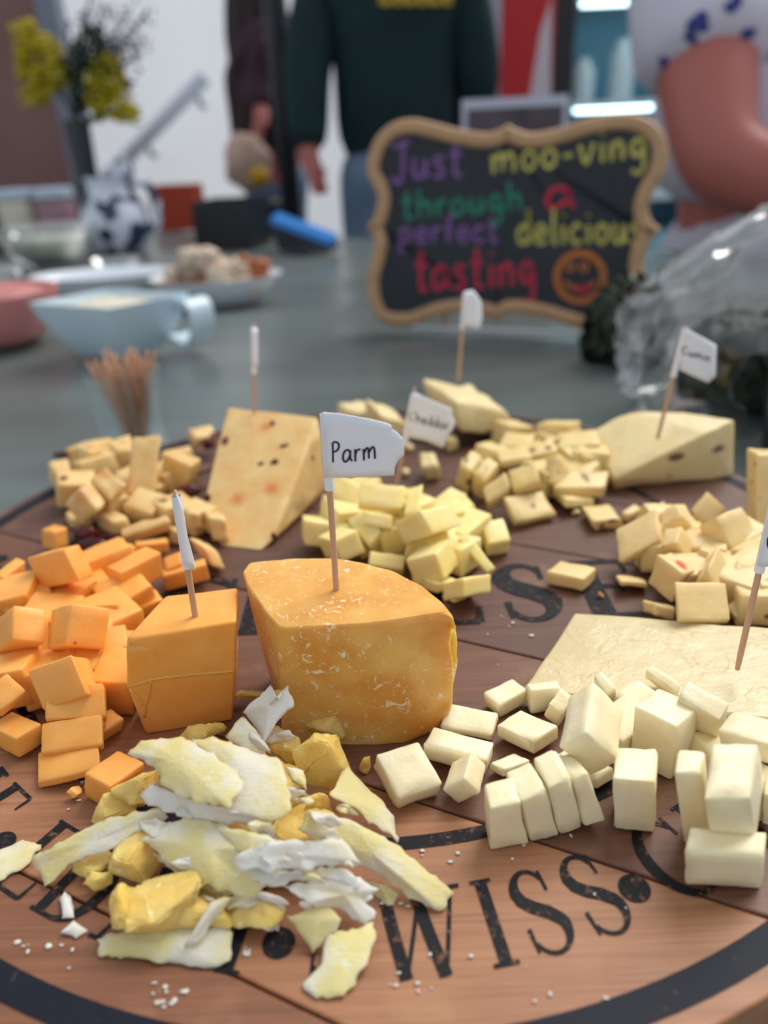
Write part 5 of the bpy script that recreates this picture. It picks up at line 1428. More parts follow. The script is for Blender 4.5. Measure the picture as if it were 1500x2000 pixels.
# jars
flat('jar_lid', (188, 204, 222), 0.35); flat('jar_cream', (206, 202, 182), 0.3); flat('jar_mauve', (150, 116, 128), 0.3); flat('jar_brown', (98, 70, 62), 0.3)
for px, mt, lb in ((-40, 'jar_brown', 'brown jar cut by the left picture edge'), (42, 'jar_cream', 'jar of cream coloured spread with a pale lid'), (116, 'jar_mauve', 'jar of mauve spread with a pale lid')):
    jc = W(px, 440, 2.05); jc.z = tz
    j = empty('preserve_jar', jc, lb, 'jar', 'lidded jars at the far left')
    MB().lathe(jc, [(0.044, 0.0005), (0.048, 0.006), (0.048, 0.112), (0.042, 0.122)], 28).build('jar', M[mt], j, auto=50)
    MB().lathe(jc, [(0.047, 0.1225), (0.049, 0.124), (0.049, 0.145), (0.046, 0.147)], 28).build('lid', M['jar_lid'], j, auto=50)
# cow-spotted jug
m = Mat('cow_glaze', srgb(214, 222, 238), 0.15)
m.mix(m.ramp(m.noise(20, 1, 0.4), 0.53, 0.57), srgb(44, 56, 84)); M['cow_glaze'] = m.m
jc = T(238, 494); jc.z = tz
jg = empty('spotted_jug', jc, 'white ceramic jug with dark cow spots on the table at the left', 'jug')
MB().lathe(jc, [(0.05, 0.0005), (0.068, 0.012), (0.082, 0.055), (0.074, 0.10), (0.052, 0.135), (0.050, 0.155), (0.056, 0.168), (0.052, 0.168), (0.046, 0.152), (0.047, 0.135)], 36).build('body', M['cow_glaze'], jg, auto=60)
hp = [jc + Vector(v) for v in ((0.045, 0, 0.150), (0.085, 0, 0.152), (0.102, 0, 0.11), (0.096, 0, 0.06), (0.072, 0, 0.035))]
MB().tube(catmull(hp, 5, False), 0.010, 10).build('handle', M['cow_glaze'], jg)
MB().ball(jc + Vector((0.04, -0.01, 0.185)), 0.026, 14, 10, (1.1, .9, 1), 0.2, 2).build('knob_head', M['cow_glaze'], jg)
# vase of goldenrod
flat('vase_glass', (26, 40, 46), 0.12); flat('flower_yellow', (206, 188, 18), 0.8, 0.35, 120); flat('stem_green', (40, 56, 40), 0.7); flat('sprig_dark', (62, 58, 82), 0.8, 0.3, 60)
vc = W(190, 450, 2.25); vc.z = tz
va = empty('flower_vase', vc, 'dark glass vase of goldenrod and dark sprigs at the far left', 'vase')
MB().lathe(vc, [(0.03, 0.0005), (0.034, 0.01), (0.03, 0.12), (0.036, 0.30), (0.033, 0.30), (0.027, 0.12), (0.028, 0.014)], 24).build('vase', M['vase_glass'], va, auto=60)
rnd = random.Random(12)
neck = vc + Vector((0, 0, 0.29))
def spray(px0, py0, wpts, nb, mat, rad, nm, depth=0.05):
    """flower head: many tiny florets filling an outline in the air around the vase"""
    mb = MB(); P = [W(x, y, vc.y) for x, y in wpts]
    xs = [p.x for p in P]; zs_ = [p.z for p in P]
    def inside(x, z):
        c_ = False; j = len(P) - 1
        for i in range(len(P)):
            if (P[i].z > z) != (P[j].z > z) and x < (P[j].x - P[i].x) * (z - P[i].z) / (P[j].z - P[i].z) + P[i].x: c_ = not c_
            j = i
        return c_
    k = 0
    while k < nb:
        x, z = rnd.uniform(min(xs), max(xs)), rnd.uniform(min(zs_), max(zs_))
        if not inside(x, z): continue
        mb.ball((x, vc.y + rnd.uniform(-depth, depth), z), rad * rnd.uniform(.6, 1.3), 6, 4, (1, 1, .8), 0.3, k); k += 1
    return mb.build(nm, M[mat], va)
spray(0, 0, [(30, 45), (60, 40), (110, 90), (135, 130), (130, 160), (90, 200), (55, 212), (40, 130)], 420, 'flower_yellow', 0.008, 'goldenrod_head')
spray(0, 0, [(190, 110), (225, 105), (245, 170), (272, 245), (230, 235), (180, 215), (175, 160)], 360, 'flower_yellow', 0.008, 'goldenrod_head')
spray(0, 0, [(120, 40), (200, 5), (300, 5), (300, 60), (275, 120), (230, 110), (150, 130)], 150, 'sprig_dark', 0.0045, 'sprig_blossoms', 0.08)
spray(0, 0, [(125, 110), (190, 40), (215, 120), (205, 240), (150, 240)], 300, 'stem_green', 0.009, 'foliage', 0.04)
spray(0, 0, [(215, 60), (270, 90), (275, 140), (250, 180), (225, 150)], 60, 'sprig_dark', 0.006, 'sprig_blossoms', 0.05)
for px, py in ((70, 90), (100, 170), (215, 150), (240, 210), (165, 20), (200, 10), (250, 30), (285, 25), (265, 110), (150, 60), (180, -20), (130, 60)):
    e = W(px, py, vc.y + rnd.uniform(-.05, .05))
    MB().tube(catmull([neck + Vector((0, 0, -.2)), neck, neck.lerp(e, .5) + Vector((0, 0, .02)), e], 4, False), 0.003, 6).build('stem', M['stem_green'], va)
# terracotta box, black box, tablet on stand
flat('terracotta', (176, 62, 36), 0.7); flat('black_box', (14, 16, 24), 0.35); flat('box_inside', (70, 74, 86), 0.6)
a = W(352, 424, 2.42); a.z = tz
tr_ = empty('terracotta_planter', a, 'terracotta red box at the far end of the table', 'box')
def tray(c, w, d, h, t, rot, nm, mat, parent, floor_mat=None):
    mb = MB(); cs_, sn = math.cos(rot), math.sin(rot)
    for lo, hi in (((-w, -d, 0.0005), (w, d, t)), ((-w, -d, t), (w, -d + t, h)), ((-w, d - t, t), (w, d, h)), ((-w, -d + t, t), (-w + t, d - t, h)), ((w - t, -d + t, t), (w, d - t, h))): mb.box(lo, hi)
    mb.v = [Vector((v.x * cs_ - v.y * sn + c.x, v.x * sn + v.y * cs_ + c.y, v.z + c.z)) for v in mb.v]
    return mb.build(nm, mat, parent, smooth=False)
tray(a, 0.066, 0.05, 0.125, 0.006, -0.1, 'box', M['terracotta'], tr_)
a = W(458, 455, 1.98); a.z = tz
bb = empty('black_box', a, 'open black box on the table beside the blue tablet', 'box')
tray(a, 0.073, 0.07, 0.105, 0.004, -0.25, 'box', M['black_box'], bb)
flat('tablet_blue', (20, 120, 200), 0.3); flat('tablet_dark', (16, 26, 40), 0.4)
a = T(598, 492); a.z = tz
tb = empty('card_tablet', a, 'dark tablet with a bright blue edge propped on the table', 'tablet')
q0, q1 = W(530, 424, a.y + 0.05), W(648, 468, a.y - 0.06)
ex = (q1 - q0); ex_n = ex.normalized(); upv = Vector((0.1, 0.5, 0.35)).normalized(); upv = (upv - ex_n * upv.dot(ex_n)).normalized(); nv = ex_n.cross(upv).normalized()
def slab(c0, c1, wv, nvv, nm, mat, parent):
    vs = [c0, c1, c1 + wv, c0 + wv]; vs = vs + [v + nvv for v in vs]
    return MB().add(vs, [(3,2,1,0),(4,5,6,7),(0,1,5,4),(1,2,6,5),(2,3,7,6),(3,0,4,7)]).build(nm, mat, parent, smooth=False)
slab(q0, q1, -Vector((0, 0, 1)) * 0.012 + Vector((-.004, -.006, 0)), Vector((0.012, 0.03, 0.008)), 'blue_edge', M['tablet_blue'], tb)
lo0 = Vector((q0.x + .01, q0.y - .02, tz + 0.002)); lo1 = Vector((q1.x - .02, q1.y - .0, tz + 0.002))
vs = [lo0, lo1, lo1 + Vector((.03, .07, 0)), lo0 + Vector((.03, .07, 0)), q0 - Vector((0.004, 0.006, .0125)), q1 - Vector((0.004, 0.006, .0125)), q1 + Vector((.012, .03, -.006)), q0 + Vector((.012, .03, -.006))]
MB().add(vs, [(3,2,1,0),(4,5,6,7),(0,1,5,4),(1,2,6,5),(2,3,7,6),(3,0,4,7)]).build('stand', M['tablet_dark'], tb, smooth=False)
# framed photo sign behind the chalkboard
flat('sign_white', (190, 196, 214), 0.4); flat('sign_photo', (92, 82, 92), 0.5, 0.5, 14)
s0, s1, s2, s3 = W(902, 262, 1.42), W(1108, 252, 1.40), W(1106, 184, 1.40), W(902, 196, 1.42)
sg_ = empty('photo_sign', Vector((s0.x * .5 + s1.x * .5, s0.y, tz)), 'white framed photo sign standing behind the chalkboard', 'sign')
b0_, b1_ = Vector((s0.x, s0.y, tz + 0.001)), Vector((s1.x, s1.y, tz + 0.001))
slab(b0_, b1_, Vector((0, 0, s3.z - tz)), Vector((0, 0.006, 0)), 'panel', M['sign_white'], sg_)
w_ = (b1_ - b0_) * .05
slab(b0_ + w_ + Vector((0, -0.001, 0.03)), b1_ - w_ + Vector((0, -0.001, 0.03)), Vector((0, 0, s3.z - tz - 0.045)), Vector((0, 0.0009, 0)), 'photo', M['sign_photo'], sg_)
slab(b0_ + Vector((0, -0.03, 0)), b1_ + Vector((0, -0.03, 0)), Vector((0, 0.07, 0)), Vector((0, 0, 0.004)), 'foot', M['sign_white'], sg_)

# ------------------------------------------------------------------ plastic bag of greens, dark leaves, black tub at the right
flat('leaf_dark', (34, 48, 26), 0.5, 0.4, 60); flat('leaf_olive', (92, 88, 58), 0.6, 0.4, 60)
thin_clear('bag_film', srgb(196, 212, 228), 0.06, 0.08)
mfilm = M['bag_film']
def leafball(c, r, nm, mat, parent, n=46, seed=0, sc=(1, 1, 1)):
    """loose head of leaves: curled leaf blades around a core"""
    rnd = random.Random(seed); mb = MB()
    mb.ball(c, r * 0.72, 18, 12, sc, 0.5, seed)
    for _ in range(n):
        d = Vector((rnd.gauss(0, 1), rnd.gauss(0, 1), rnd.gauss(0, 1))).normalized()
        t = d.orthogonal().normalized(); t.rotate(Matrix.Rotation(rnd.uniform(0, 6.3), 3, d)); s_ = d.cross(t)
        L, Wd = r * rnd.uniform(.5, .8), r * rnd.uniform(.2, .36)
        vs, fs = [], []
        for i in range(6):
            u = i / 5
            for j in range(5):
                v = (j - 2) / 2
                p = d * r * (.62 + .30 * math.sin(u * 2.2)) + t * L * (u - .5) + s_ * Wd * v * math.sin(PI * (0.12 + .85 * u)) + d * r * .06 * math.sin(u * 9 + v * 5)
                vs.append(Vector(c) + Vector((p.x * sc[0], p.y * sc[1], p.z * sc[2])))
        for i in range(5):
            for j in range(4): fs.append((i*5 + j, i*5 + j + 1, (i+1)*5 + j + 1, (i+1)*5 + j))
        mb.add(vs, fs)
    mb.v = [Vector((v.x, v.y, max(v.z, tz + 0.001))) for v in mb.v]
    return mb.build(nm, mat, parent)
def film(c, rx, ry, rz, nm, parent, seed, n=64, m=40, tail=None):
    vs, fs = [], []
    for i in range(m + 1):
        th = PI * i / m
        for j in range(n):
            a = 2 * PI * j / n
            d = Vector((math.sin(th) * math.cos(a), math.sin(th) * math.sin(a), math.cos(th)))
            k = 1 + 0.16 * noise.noise(d * 1.6 + Vector((seed, 0, 0)))
            rdg = abs(noise.noise(d * 3.2 + Vector((0, seed, 0)))) * 0.30 + abs(noise.noise(d * 7.5 + Vector((0, 0, seed)))) * 0.13
            k += 0.12 - rdg
            p = Vector((d.x * rx, d.y * ry, d.z * rz)) * k
            if tail is not None: p += Vector(tail) * max(0, d.z) ** 2
            q = Vector(c) + p
            vs.append(Vector((q.x, q.y, max(q.z, tz + 0.0008))))
    for i in range(m):
        for j in range(n): fs.append((i*n + j, (i+1)*n + j, (i+1)*n + (j+1) % n, i*n + (j+1) % n))
    return MB().add(vs, fs).build(nm, mfilm, parent)
bc = W(1435, 690, 0.615)
bag = empty('bag_of_greens', Vector((bc.x, bc.y, tz)), 'clear crumpled plastic bag of greens at the right edge', 'bag')
film(bc, 0.098, 0.075, 0.088, 'film', bag, 3, tail=(0.055, 0.02, 0.03))
leafball(bc + Vector((0.012, 0.0, -0.012)), 0.060, 'greens', M['leaf_dark'], bag, 40, 4, (1.05, .8, .9))
lc = W(1226, 664, 0.775)
lb_ = empty('salad_bunch', Vector((lc.x, lc.y, tz)), 'dark green leafy bunch left of the clear plastic bag', 'greens')
leafball(lc, 0.064, 'leaves', M['leaf_dark'], lb_, 70, 7, (0.8, .65, 1.1))
kc = T(1492, 905); kc.z = tz
flat('black_tub', (10, 12, 20), 0.3)
kb = MB().lathe(kc + Vector((0.040, 0.0, 0)), [(0.036, 0.0006), (0.040, 0.01), (0.044, 0.064), (0.042, 0.066), (0.036, 0.012)], 32).build('black_tub', M['black_tub'], auto=50)
tag(kb, 'black tub behind the herb cheese at the right picture edge', 'tub')

# ------------------------------------------------------------------ far background: door, post, rail, panels, fridge
flat('door_brown', (136, 98, 96), 0.6, 0.12, 3); flat('post_grey', (122, 130, 148), 0.5); flat('rail_white', (226, 236, 248), 0.3); flat('post_dark', (20, 24, 36), 0.4)
YD = 3.6
a, b = W(78, 0, YD), W(135, 345, YD)
xr = W(110, 200, YD).x
o = MB().box((xr - 1.3, YD, 0), (xr, YD + 0.05, 2.3)).build('door_1', M['door_brown'], smooth=False); o['kind'] = 'structure'
o = MB().box((xr + 0.002, YD - 0.02, 0), (xr + 0.085, YD + 0.08, 2.35)).build('trim_1', M['post_grey'], smooth=False); o['kind'] = 'structure'
r0, r1 = W(400, 150, 4.8), W(245, 310, 4.8)
hr = empty('handrail', r1, 'white sloping handrail on the far white wall', 'handrail')
MB().tube([r1 + (r1 - r0) * .35, r0], 0.042, 12).build('rail', M['rail_white'], hr)
for t in (0.12, 0.75):
    p = r0.lerp(r1, t)
    MB().tube([p + Vector((0, 0, -.02)), p + Vector((0, 0.1, -.09)), p + Vector((0, 0.199, -.09))], 0.014, 8).build('bracket', M['post_grey'], hr)
px_ = W(552, 200, 2.75).x
o = MB().tube([(px_, 2.75, 0.0), (px_, 2.75, 2.6)], 0.034, 14).build('tent_pole', M['post_dark']); tag(o, 'dark upright pole beside the long-haired person', 'pole')
flat('panel_red', (190, 18, 24), 0.5); flat('panel_grey', (168, 166, 184), 0.6); flat('panel_black', (14, 16, 26), 0.4); flat('panel_swoosh', (206, 196, 206), 0.5)
YP = 3.3
xa, xb, xc, xd = [W(px, 150, YP).x for px in (955, 976, 1078, 1122)]
bn = empty('banner_panel', ((xa + xb) / 2, YP, 0), 'red banner panel with a white curve behind the person in green', 'banner')
MB().box((xb, YP, 0), (xc, YP + .03, 2.3)).build('red_sheet', M['panel_red'], bn, smooth=False)
MB().box((xa, YP - .01, 0), (xb - 0.001, YP + .04, 2.3)).build('grey_edge', M['panel_grey'], bn, smooth=False)
pts = [W(*q, YP - 0.002) for q in ((1078, -60), (1076, 0), (1056, 60), (1046, 120), (1036, 180), (1030, 240), (1076, 240), (1076, 120))]
bm = bmesh.new()
f_ = bm.faces.new([bm.verts.new(p) for p in pts]); ex2 = bmesh.ops.extrude_face_region(bm, geom=[f_])
for g in ex2['geom']:
    if isinstance(g, bmesh.types.BMVert): g.co.y += 0.0015
bm_obj('white_curve', bm, M['panel_swoosh'], bn, smooth=False)
fg = empty('display_fridge', ((xd + .3), YP + .3, 0), 'lit display fridge with a black side and pale blue shelves', 'fridge')
xe = xd + 0.75
flat('fridge_inside', (120, 190, 214), 0.4); flat('fridge_white', (214, 232, 236), 0.4)
MB().box((xc + .004, YP + .05 - .02, 0), (xd, YP + .62, 2.1)).build('side_panel', M['panel_black'], fg, smooth=False)
MB().box((xe + .001, YP - .02, 0), (xe + .06, YP + .62, 2.1)).build('side_panel', M['panel_black'], fg, smooth=False)
MB().box((xd + .001, YP + .55, 0), (xe, YP + .62, 2.1)).build('rear_panel', M['fridge_inside'], fg, smooth=False)
MB().box((xd + .001, YP - .02, 0), (xe, YP + .549, 0.62)).build('plinth', M['fridge_inside'], fg, smooth=False)
MB().box((xd + .001, YP - .02, 2.0), (xe, YP + .549, 2.1)).build('header', M['panel_black'], fg, smooth=False)
z_a, z_b = W(1195, 208, YP + .05).z, W(1195, 10, YP + .05).z
for zz in (z_a - .35, z_a, z_b + .016, z_b + .36): MB().box((xd + .001, YP + .03, zz), (xe, YP + .549, zz + .02)).build('shelf', M['fridge_white'], fg, smooth=False)
led = Mat('led_tube', srgb(220, 245, 255), 0.4); led.b.inputs['Emission Color'].default_value = (0.62, 0.90, 1.0, 1); led.b.inputs['Emission Strength'].default_value = 5.0
for zz in (z_a - .010, z_b + .006, z_b + .35): MB().tube([(xd + .02, YP + .05, zz), (xe - .02, YP + .05, zz)], 0.008, 10).build('light_tube', led.m, fg)
rnd = random.Random(21)
for k, (zz, xx) in enumerate([(z_a - .33, .1), (z_a - .33, .25), (z_a - .33, .42), (z_a - .33, .6), (z_a + .02, .08), (z_a + .02, .24), (z_a + .02, .42), (z_a + .02, .58), (z_b + .036, .12), (z_b + .036, .3), (z_b + .036, .5)]):
    h = (0.10, 0.16, 0.22)[k % 3]; c_ = Vector((xd + xx, YP + .2, zz + 0.0005))
    o = MB().lathe(c_, [(.045, 0), (.05, .01), (.05, h * .75), (.03, h * .9), (.03, h)], 18).build('fridge_tub', M['fridge_white'], auto=50)
    tag(o, 'white tub standing on a shelf of the display fridge', 'tub', 'tubs in the display fridge')

# ------------------------------------------------------------------ people (far out of focus)
flat('skin_tone', (178, 102, 92), 0.45, Subsurface_Weight=0.1); flat('sweatshirt_green', (6, 44, 48), 0.9, 0.25, 8); flat('jeans_blue', (112, 136, 164), 0.9, 0.15, 14); flat('hair_dark', (46, 24, 26), 0.5, 0.4, 30)
flat('print_yellow', (204, 170, 40), 0.7); flat('top_maroon', (58, 34, 46), 0.9); flat('shoe_dark', (30, 30, 34), 0.6); flat('hair_brown', (70, 48, 36), 0.5, 0.3, 30)
m = flat('blouse_floral', (212, 208, 222), 0.85, 0.06, 8); m.specks(11, srgb(52, 60, 130), 0.5, 0.36, soft=0.16)
flat('apron_pale', (206, 204, 216), 0.85, 0.05, 8)
def skinned(name, pts, edges, mat, parent, lvl=2, root=0):
    """one continuous surface grown around joints: pts = (position, radius or (rx, ry))"""
    o_ = Vector((0, 0, 0)); p = parent
    while p is not None: o_ += p.location; p = p.parent
    me = bpy.data.meshes.new(name)
    me.from_pydata([Vector(p_[0]) - o_ for p_ in pts], edges, [])
    ob = bpy.data.objects.new(name, me); C.objects.link(ob); ob.parent = parent
    sk = ob.modifiers.new('skin', 'SKIN'); sk.use_smooth_shade = True
    for i, p_ in enumerate(pts):
        r = p_[1]; sv = me.skin_vertices[0].data[i]
        sv.radius = (r, r) if not isinstance(r, tuple) else r
        sv.use_root = i == root
    sb = ob.modifiers.new('subdivision', 'SUBSURF'); sb.levels = lvl; sb.render_levels = lvl
    me.materials.append(mat)
    return ob
def head(parent, c, face, mat_skin, mat_hair, hair_long=0.0):
    """head with face, ears and hair; face = direction looked at"""
    f = Vector(face).normalized(); s = f.cross(Vector((0, 0, 1))).normalized()
    mb = MB()
    vs, fs = [], []
    n, m_ = 24, 18
    for i in range(m_ + 1):
        th = PI * i / m_
        for j in range(n):
            a = 2 * PI * j / n
            d = Vector((math.sin(th) * math.cos(a), math.sin(th) * math.sin(a), math.cos(th)))
            z = d.z
            w = 0.074 * (1 - 0.18 * max(0, -z)); dp = 0.095 * (1 - 0.12 * max(0, -z))
            p = s * d.x * w + f * d.y * dp + Vector((0, 0, z * 0.118))
            if d.y > 0.75 and -0.45 < z < 0.1: p += f * 0.022 * max(0, 1 - abs(d.x) * 4) * (0.1 - z) / .55
            if d.y > 0.6 and 0.0 < z < 0.2 and 0.2 < abs(d.x) < 0.55: p -= f * 0.008
            vs.append(Vector(c) + p)
    for i in range(m_):
        for j in range(n): fs.append((i*n + j, (i+1)*n + j, (i+1)*n + (j+1) % n, i*n + (j+1) % n))
    mb.add(vs, fs)
    for sd in (-1, 1): mb.ball(Vector(c) + s * 0.075 * sd - f * 0.005, 0.03, 10, 8, (.4, .6, 1))
    mb.build('head', mat_skin, parent)
    flat_eye = M.get('eye_dark') or flat('eye_dark', (24, 20, 20), 0.3).m
    for sd in (-1, 1): MB().ball(Vector(c) + s * 0.03 * sd + f * 0.086 + Vector((0, 0, 0.012)), 0.010, 8, 6).build('eye', flat_eye, parent)
    MB().tube([Vector(c) + s * (-.025) + f * .083 + Vector((0, 0, -.058)), Vector(c) + f * .092 + Vector((0, 0, -.062)), Vector(c) + s * .025 + f * .083 + Vector((0, 0, -.058))], .006, 8).build('mouth', flat('lip', (150, 70, 70), .5).m, parent)
    hb_ = MB(); hb_.ball(Vector(c) - f * 0.018 + Vector((0, 0, 0.022)), 0.112, 22, 14, (.86, .95, 1.0), 0.25, 3)
    if hair_long:
        rr = random.Random(4)
        for k in range(46):
            a = rr.uniform(-1.9, 1.9)
            st = Vector(c) - f * 0.085 * math.cos(a) + s * 0.085 * math.sin(a) + Vector((0, 0, 0.05))
            L = hair_long * rr.uniform(.75, 1.05)
            pts = [st + Vector((0.010 * math.sin(t * 9 + k), 0.010 * math.cos(t * 8 + k), -L * t)) - f * 0.05 * math.sin(t * 2.2) * math.cos(a) + s * (0.05 * t * math.sin(a)) for t in [i / 9 for i in range(10)]]
            hb_.tube(pts, [0.026] * 5 + [0.025, 0.023, 0.020, 0.014, 0.004], 6)
    hb_.build('hair', mat_hair, parent)
def figure(name, base, face, label, top_mat, leg_mat, hair_mat, arms, hair_long=0.0, stout=1.0, H=1.68, sleeve='long', top_hem=0.92, arm=1.0):
    """standing person; arms = [(shoulder sign, elbow, wrist, fingertip)] as world points"""
    r = empty(name, base, label, 'person')
    f = Vector(face).normalized(); s = f.cross(Vector((0, 0, 1))).normalized()
    B = Vector(base); k = H / 1.68
    P = lambda x, y, z: B + s * x * k + f * y * k + Vector((0, 0, z * k))
    skin = M['skin_tone']; st = stout
    # body in skin: neck, trunk, arms, hands, legs in one surface
    pts = [(P(0, 0, 0.95), (.115 * st, .095 * st)), (P(0, 0, 1.12), (.115 * st, .085 * st)), (P(0, 0, 1.30), (.125 * st, .09 * st)), (P(0, 0, 1.41), .075), (P(0, 0.01, 1.47), .052), (P(0, 0.015, 1.54), .05)]
    ed = [(0, 1), (1, 2), (2, 3), (3, 4), (4, 5)]
    for sd in (-1, 1):
        i0 = len(pts)
        pts += [(P(.09 * sd, 0, .88), .085), (P(.10 * sd, 0.01, .50), .058), (P(.10 * sd, -.01, .10), .04), (P(.10 * sd, .12, .045), .034)]
        ed += [(0, i0), (i0, i0 + 1), (i0 + 1, i0 + 2), (i0 + 2, i0 + 3)]
    sl = []
    for sd, el, wr, tip in arms:
        el, wr, tip = Vector(el), Vector(wr), Vector(tip)
        sh = P(.175 * sd * (0.6 + 0.4 * st), 0, 1.36)
        i0 = len(pts)
        ra = .050 * st * arm
        pts += [(sh, ra * 1.05), (sh.lerp(el, .5), ra), (el, ra * .86), (el.lerp(wr, .35), ra * .84), (wr, .029), (wr.lerp(tip, .45), (.036, .018))]
        ed += [(3, i0)] + [(i0 + q, i0 + q + 1) for q in range(5)]
        sl.append((sd, sh, el, wr, ra))
        palm = wr.lerp(tip, .45); dr = (tip - palm); sd_v = dr.cross(Vector((0, 0, 1))).normalized()
        for q, (o_, ln) in enumerate(((-.024, .85), (-.008, 1.0), (.008, .95), (.024, .75))):
            j = len(pts)
            pts += [(palm + sd_v * o_ + dr * .45, .0095), (palm + sd_v * o_ * 1.15 + dr * (.45 + .35 * ln) + Vector((0, 0, -.006)), .0085), (palm + sd_v * o_ * 1.15 + dr * (.45 + .6 * ln) + Vector((0, 0, -.018)), .007)]
            ed += [(i0 + 5, j), (j, j + 1), (j + 1, j + 2)]
        j = len(pts)
        pts += [(wr.lerp(palm, .6) - sd_v * .034, .0105), (palm - sd_v * .05 + dr * .25, .0085)]
        ed += [(i0 + 5, j), (j, j + 1)]
    skinned('body', pts, ed, skin, r)
    head(r, P(0, .03, 1.655), face, skin, hair_mat, hair_long)
    # top
    pt = [(P(0, 0, top_hem), (.175 * st, .125 * st)), (P(0, 0, 1.08), (.165 * st, .125 * st)), (P(0, 0, 1.25), (.185 * st, .125 * st)), (P(0, 0, 1.38), (.13 * st, .095)), (P(0, 0, 1.455), .07)]
    et = [(0, 1), (1, 2), (2, 3), (3, 4)]
    for sd, sh, el, wr, ra in sl:
        i0 = len(pt)
        if sleeve == 'long':
            pt += [(sh, ra * 1.5), (sh.lerp(el, .5), ra * 1.45), (el, ra * 1.35), (el.lerp(wr, .6), ra * 1.15), (el.lerp(wr, .93), ra * .95)]
        else:
            pt += [(sh, ra * 1.4), (sh.lerp(el, .35), ra * 1.42), (sh.lerp(el, .62), ra * 1.45)]
        et += [(3, i0)] + [(i0 + q, i0 + q + 1) for q in range(len(pt) - i0 - 1)]
    t_ = skinned('top', pt, et, top_mat, r)
    # trousers and shoes
    pl = [(P(0, 0, .98), (.150 * st, .115 * st)), (P(0, 0, .90), (.155 * st, .12 * st))]; el_ = [(0, 1)]
    for sd in (-1, 1):
        i0 = len(pl)
        pl += [(P(.085 * sd, 0, .80), .098 * st), (P(.10 * sd, .01, .48), .074), (P(.10 * sd, -.01, .12), .06)]
        el_ += [(1, i0), (i0, i0 + 1), (i0 + 1, i0 + 2)]
        MB().ball(P(.10 * sd, .06, .045), .05, 14, 8, (1, 1, .85)).ball(P(.10 * sd, .13, .04), .045, 14, 8, (1, 1, .8)).build('shoe', M['shoe_dark'], r)
    skinned('trousers', pl, el_, leg_mat, r)
    return r, P
# person in green, seen from behind, with the left hand hanging
gb_ = W(775, 350, 2.62); gb_.z = 0
el1 = W(598, 130, 2.56); wr1 = W(604, 312, 2.48); tp1 = W(626, 368, 2.46)
el2 = W(935, 150, 2.62); wr2 = W(905, 300, 2.85); tp2 = W(880, 330, 2.95)
r, P = figure('person', gb_, (0.12, 1, 0), 'person in a dark green sweatshirt with yellow lettering, back to the camera', M['sweatshirt_green'], M['jeans_blue'], M['hair_brown'], [(-1, el1, wr1, tp1), (1, el2, wr2, tp2)], stout=1.18, H=1.78, top_hem=0.85)
mb = MB()
for k in range(6):
    x0 = 745 + k * 24
    for q in (((x0, 8), (x0 + 2, -40)), ((x0 + 2, 6), (x0 + 16, 4)), ((x0 + 14, 6), (x0 + 14, -40)) if k % 2 else ((x0, -16), (x0 + 14, -16))):
        mb.ribbon([W(*p_, 2.405) for p_ in q], 0.013, (0, -1, 0), 0.001 * (1 + k % 3))
mb.build('back_print', M['print_yellow'], r, smooth=False)
# long-haired person
hb_ = W(532, 300, 3.25); hb_.z = 0
r, P = figure('person', hb_, (0.9, 0.35, 0), 'person with long dark wavy hair beside the dark pole', M['top_maroon'], M['jeans_blue'], M['hair_dark'],
    [(1, W(505, 150, 3.1), W(512, 225, 3.0), W(500, 265, 2.98)), (-1, W(570, 160, 3.35), W(600, 220, 3.2), W(610, 250, 3.1))], hair_long=0.85, H=1.66)
flat('bag_beige', (196, 168, 152), 0.8); flat('bag_yellow', (196, 150, 20), 0.7)
hp_ = W(486, 330, 2.95); 
bg_ = empty('handbag', Vector((hp_.x, hp_.y, 0)), 'beige shopping bag with a yellow tag standing on a stool', 'bag')
MB().ball(W(482, 318, 2.95), 0.085, 18, 12, (1.0, .7, 1.1), .2, 3).build('bag', M['bag_beige'], bg_)
MB().ball(W(506, 345, 2.9), 0.036, 12, 8, (1, .6, .9), .1, 5).build('tag', M['bag_yellow'], bg_)
zt_ = W(482, 318, 2.95).z - 0.115
st_ = empty('stool', Vector((hp_.x, hp_.y, 0)), 'dark stool under the beige bag behind the table', 'stool')
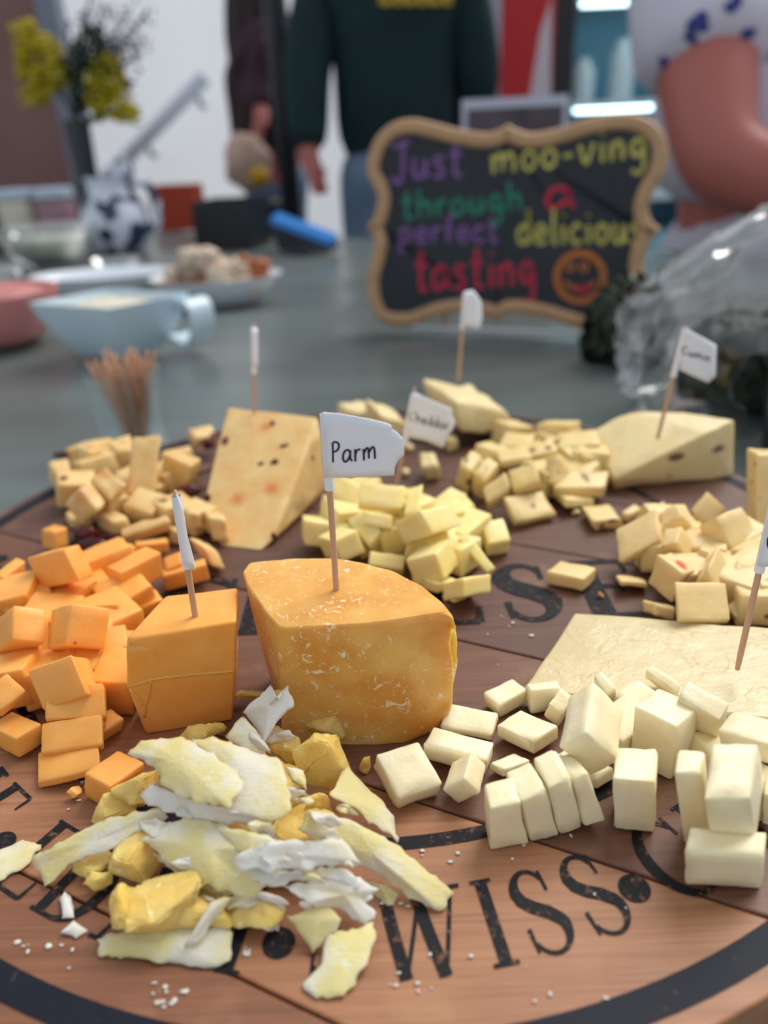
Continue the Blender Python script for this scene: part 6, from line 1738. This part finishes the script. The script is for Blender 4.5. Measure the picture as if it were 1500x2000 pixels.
MB().lathe((hp_.x, hp_.y, 0), [(0.13, zt_ - .03), (0.14, zt_ - .015), (0.13, zt_)], 24).build('seat', M['post_dark'], st_, auto=50)
for q in range(4):
    a = PI / 4 + q * PI / 2
    MB().tube([(hp_.x + .14 * math.cos(a), hp_.y + .14 * math.sin(a), 0), (hp_.x + .09 * math.cos(a), hp_.y + .09 * math.sin(a), zt_ - .03)], .012, 8).build('leg', M['post_dark'], st_)
# person at the right: floral blouse, bare forearm, elbow bent
wb = W(1480, 300, 1.78); wb.z = 0
el = W(1400, 318, 1.52); wr = W(1660, 395, 1.42); tp = W(1760, 420, 1.36)
r, P = figure('person', wb, (0.15, -1, 0), 'person in a white blouse with blue flowers, bare arm bent at the elbow', M['blouse_floral'], M['apron_pale'], M['hair_brown'],
    [(1, el, wr, tp), (-1, W(1980, 300, 1.85), W(1990, 480, 1.85), W(1990, 580, 1.85))], stout=1.55, H=1.62, sleeve='short', top_hem=0.86, arm=1.28)

flat('flower_print', (54, 62, 132), 0.8)
bpy.context.view_layer.update()
dg = bpy.context.evaluated_depsgraph_get()
top_o = [c_ for c_ in r.children if c_.name.startswith('top')][0]
ev = top_o.evaluated_get(dg); me_ = ev.to_mesh()
bv = BVHTree.FromPolygons([ev.matrix_world @ v.co for v in me_.vertices], [list(p.vertices) for p in me_.polygons])
ev.to_mesh_clear()
rnd = random.Random(2)
for px, py, rs in ((1365, 42, 0.020), (1348, 72, 0.012), (1300, 125, 0.016), (1460, 60, 0.014), (1395, 450, 0.034), (1430, 440, 0.022), (1360, 465, 0.018), (1290, 330, 0.014), (1430, 10, 0.016), (1560, 80, 0.02), (1600, 460, 0.03)):
    for q in range(4):
        h_ = bv.ray_cast(Vector((0, 0, ZB + CAMH)), Vector(ray(px + rnd.uniform(-1, 1) * rs * 600, py + rnd.uniform(-1, 1) * rs * 600)).normalized())
        if h_[0]: MB().disc(h_[0], rs * rnd.uniform(.4, .8), h_[1], 0.002, 9).build('flower_print', M['flower_print'], r, smooth=False)
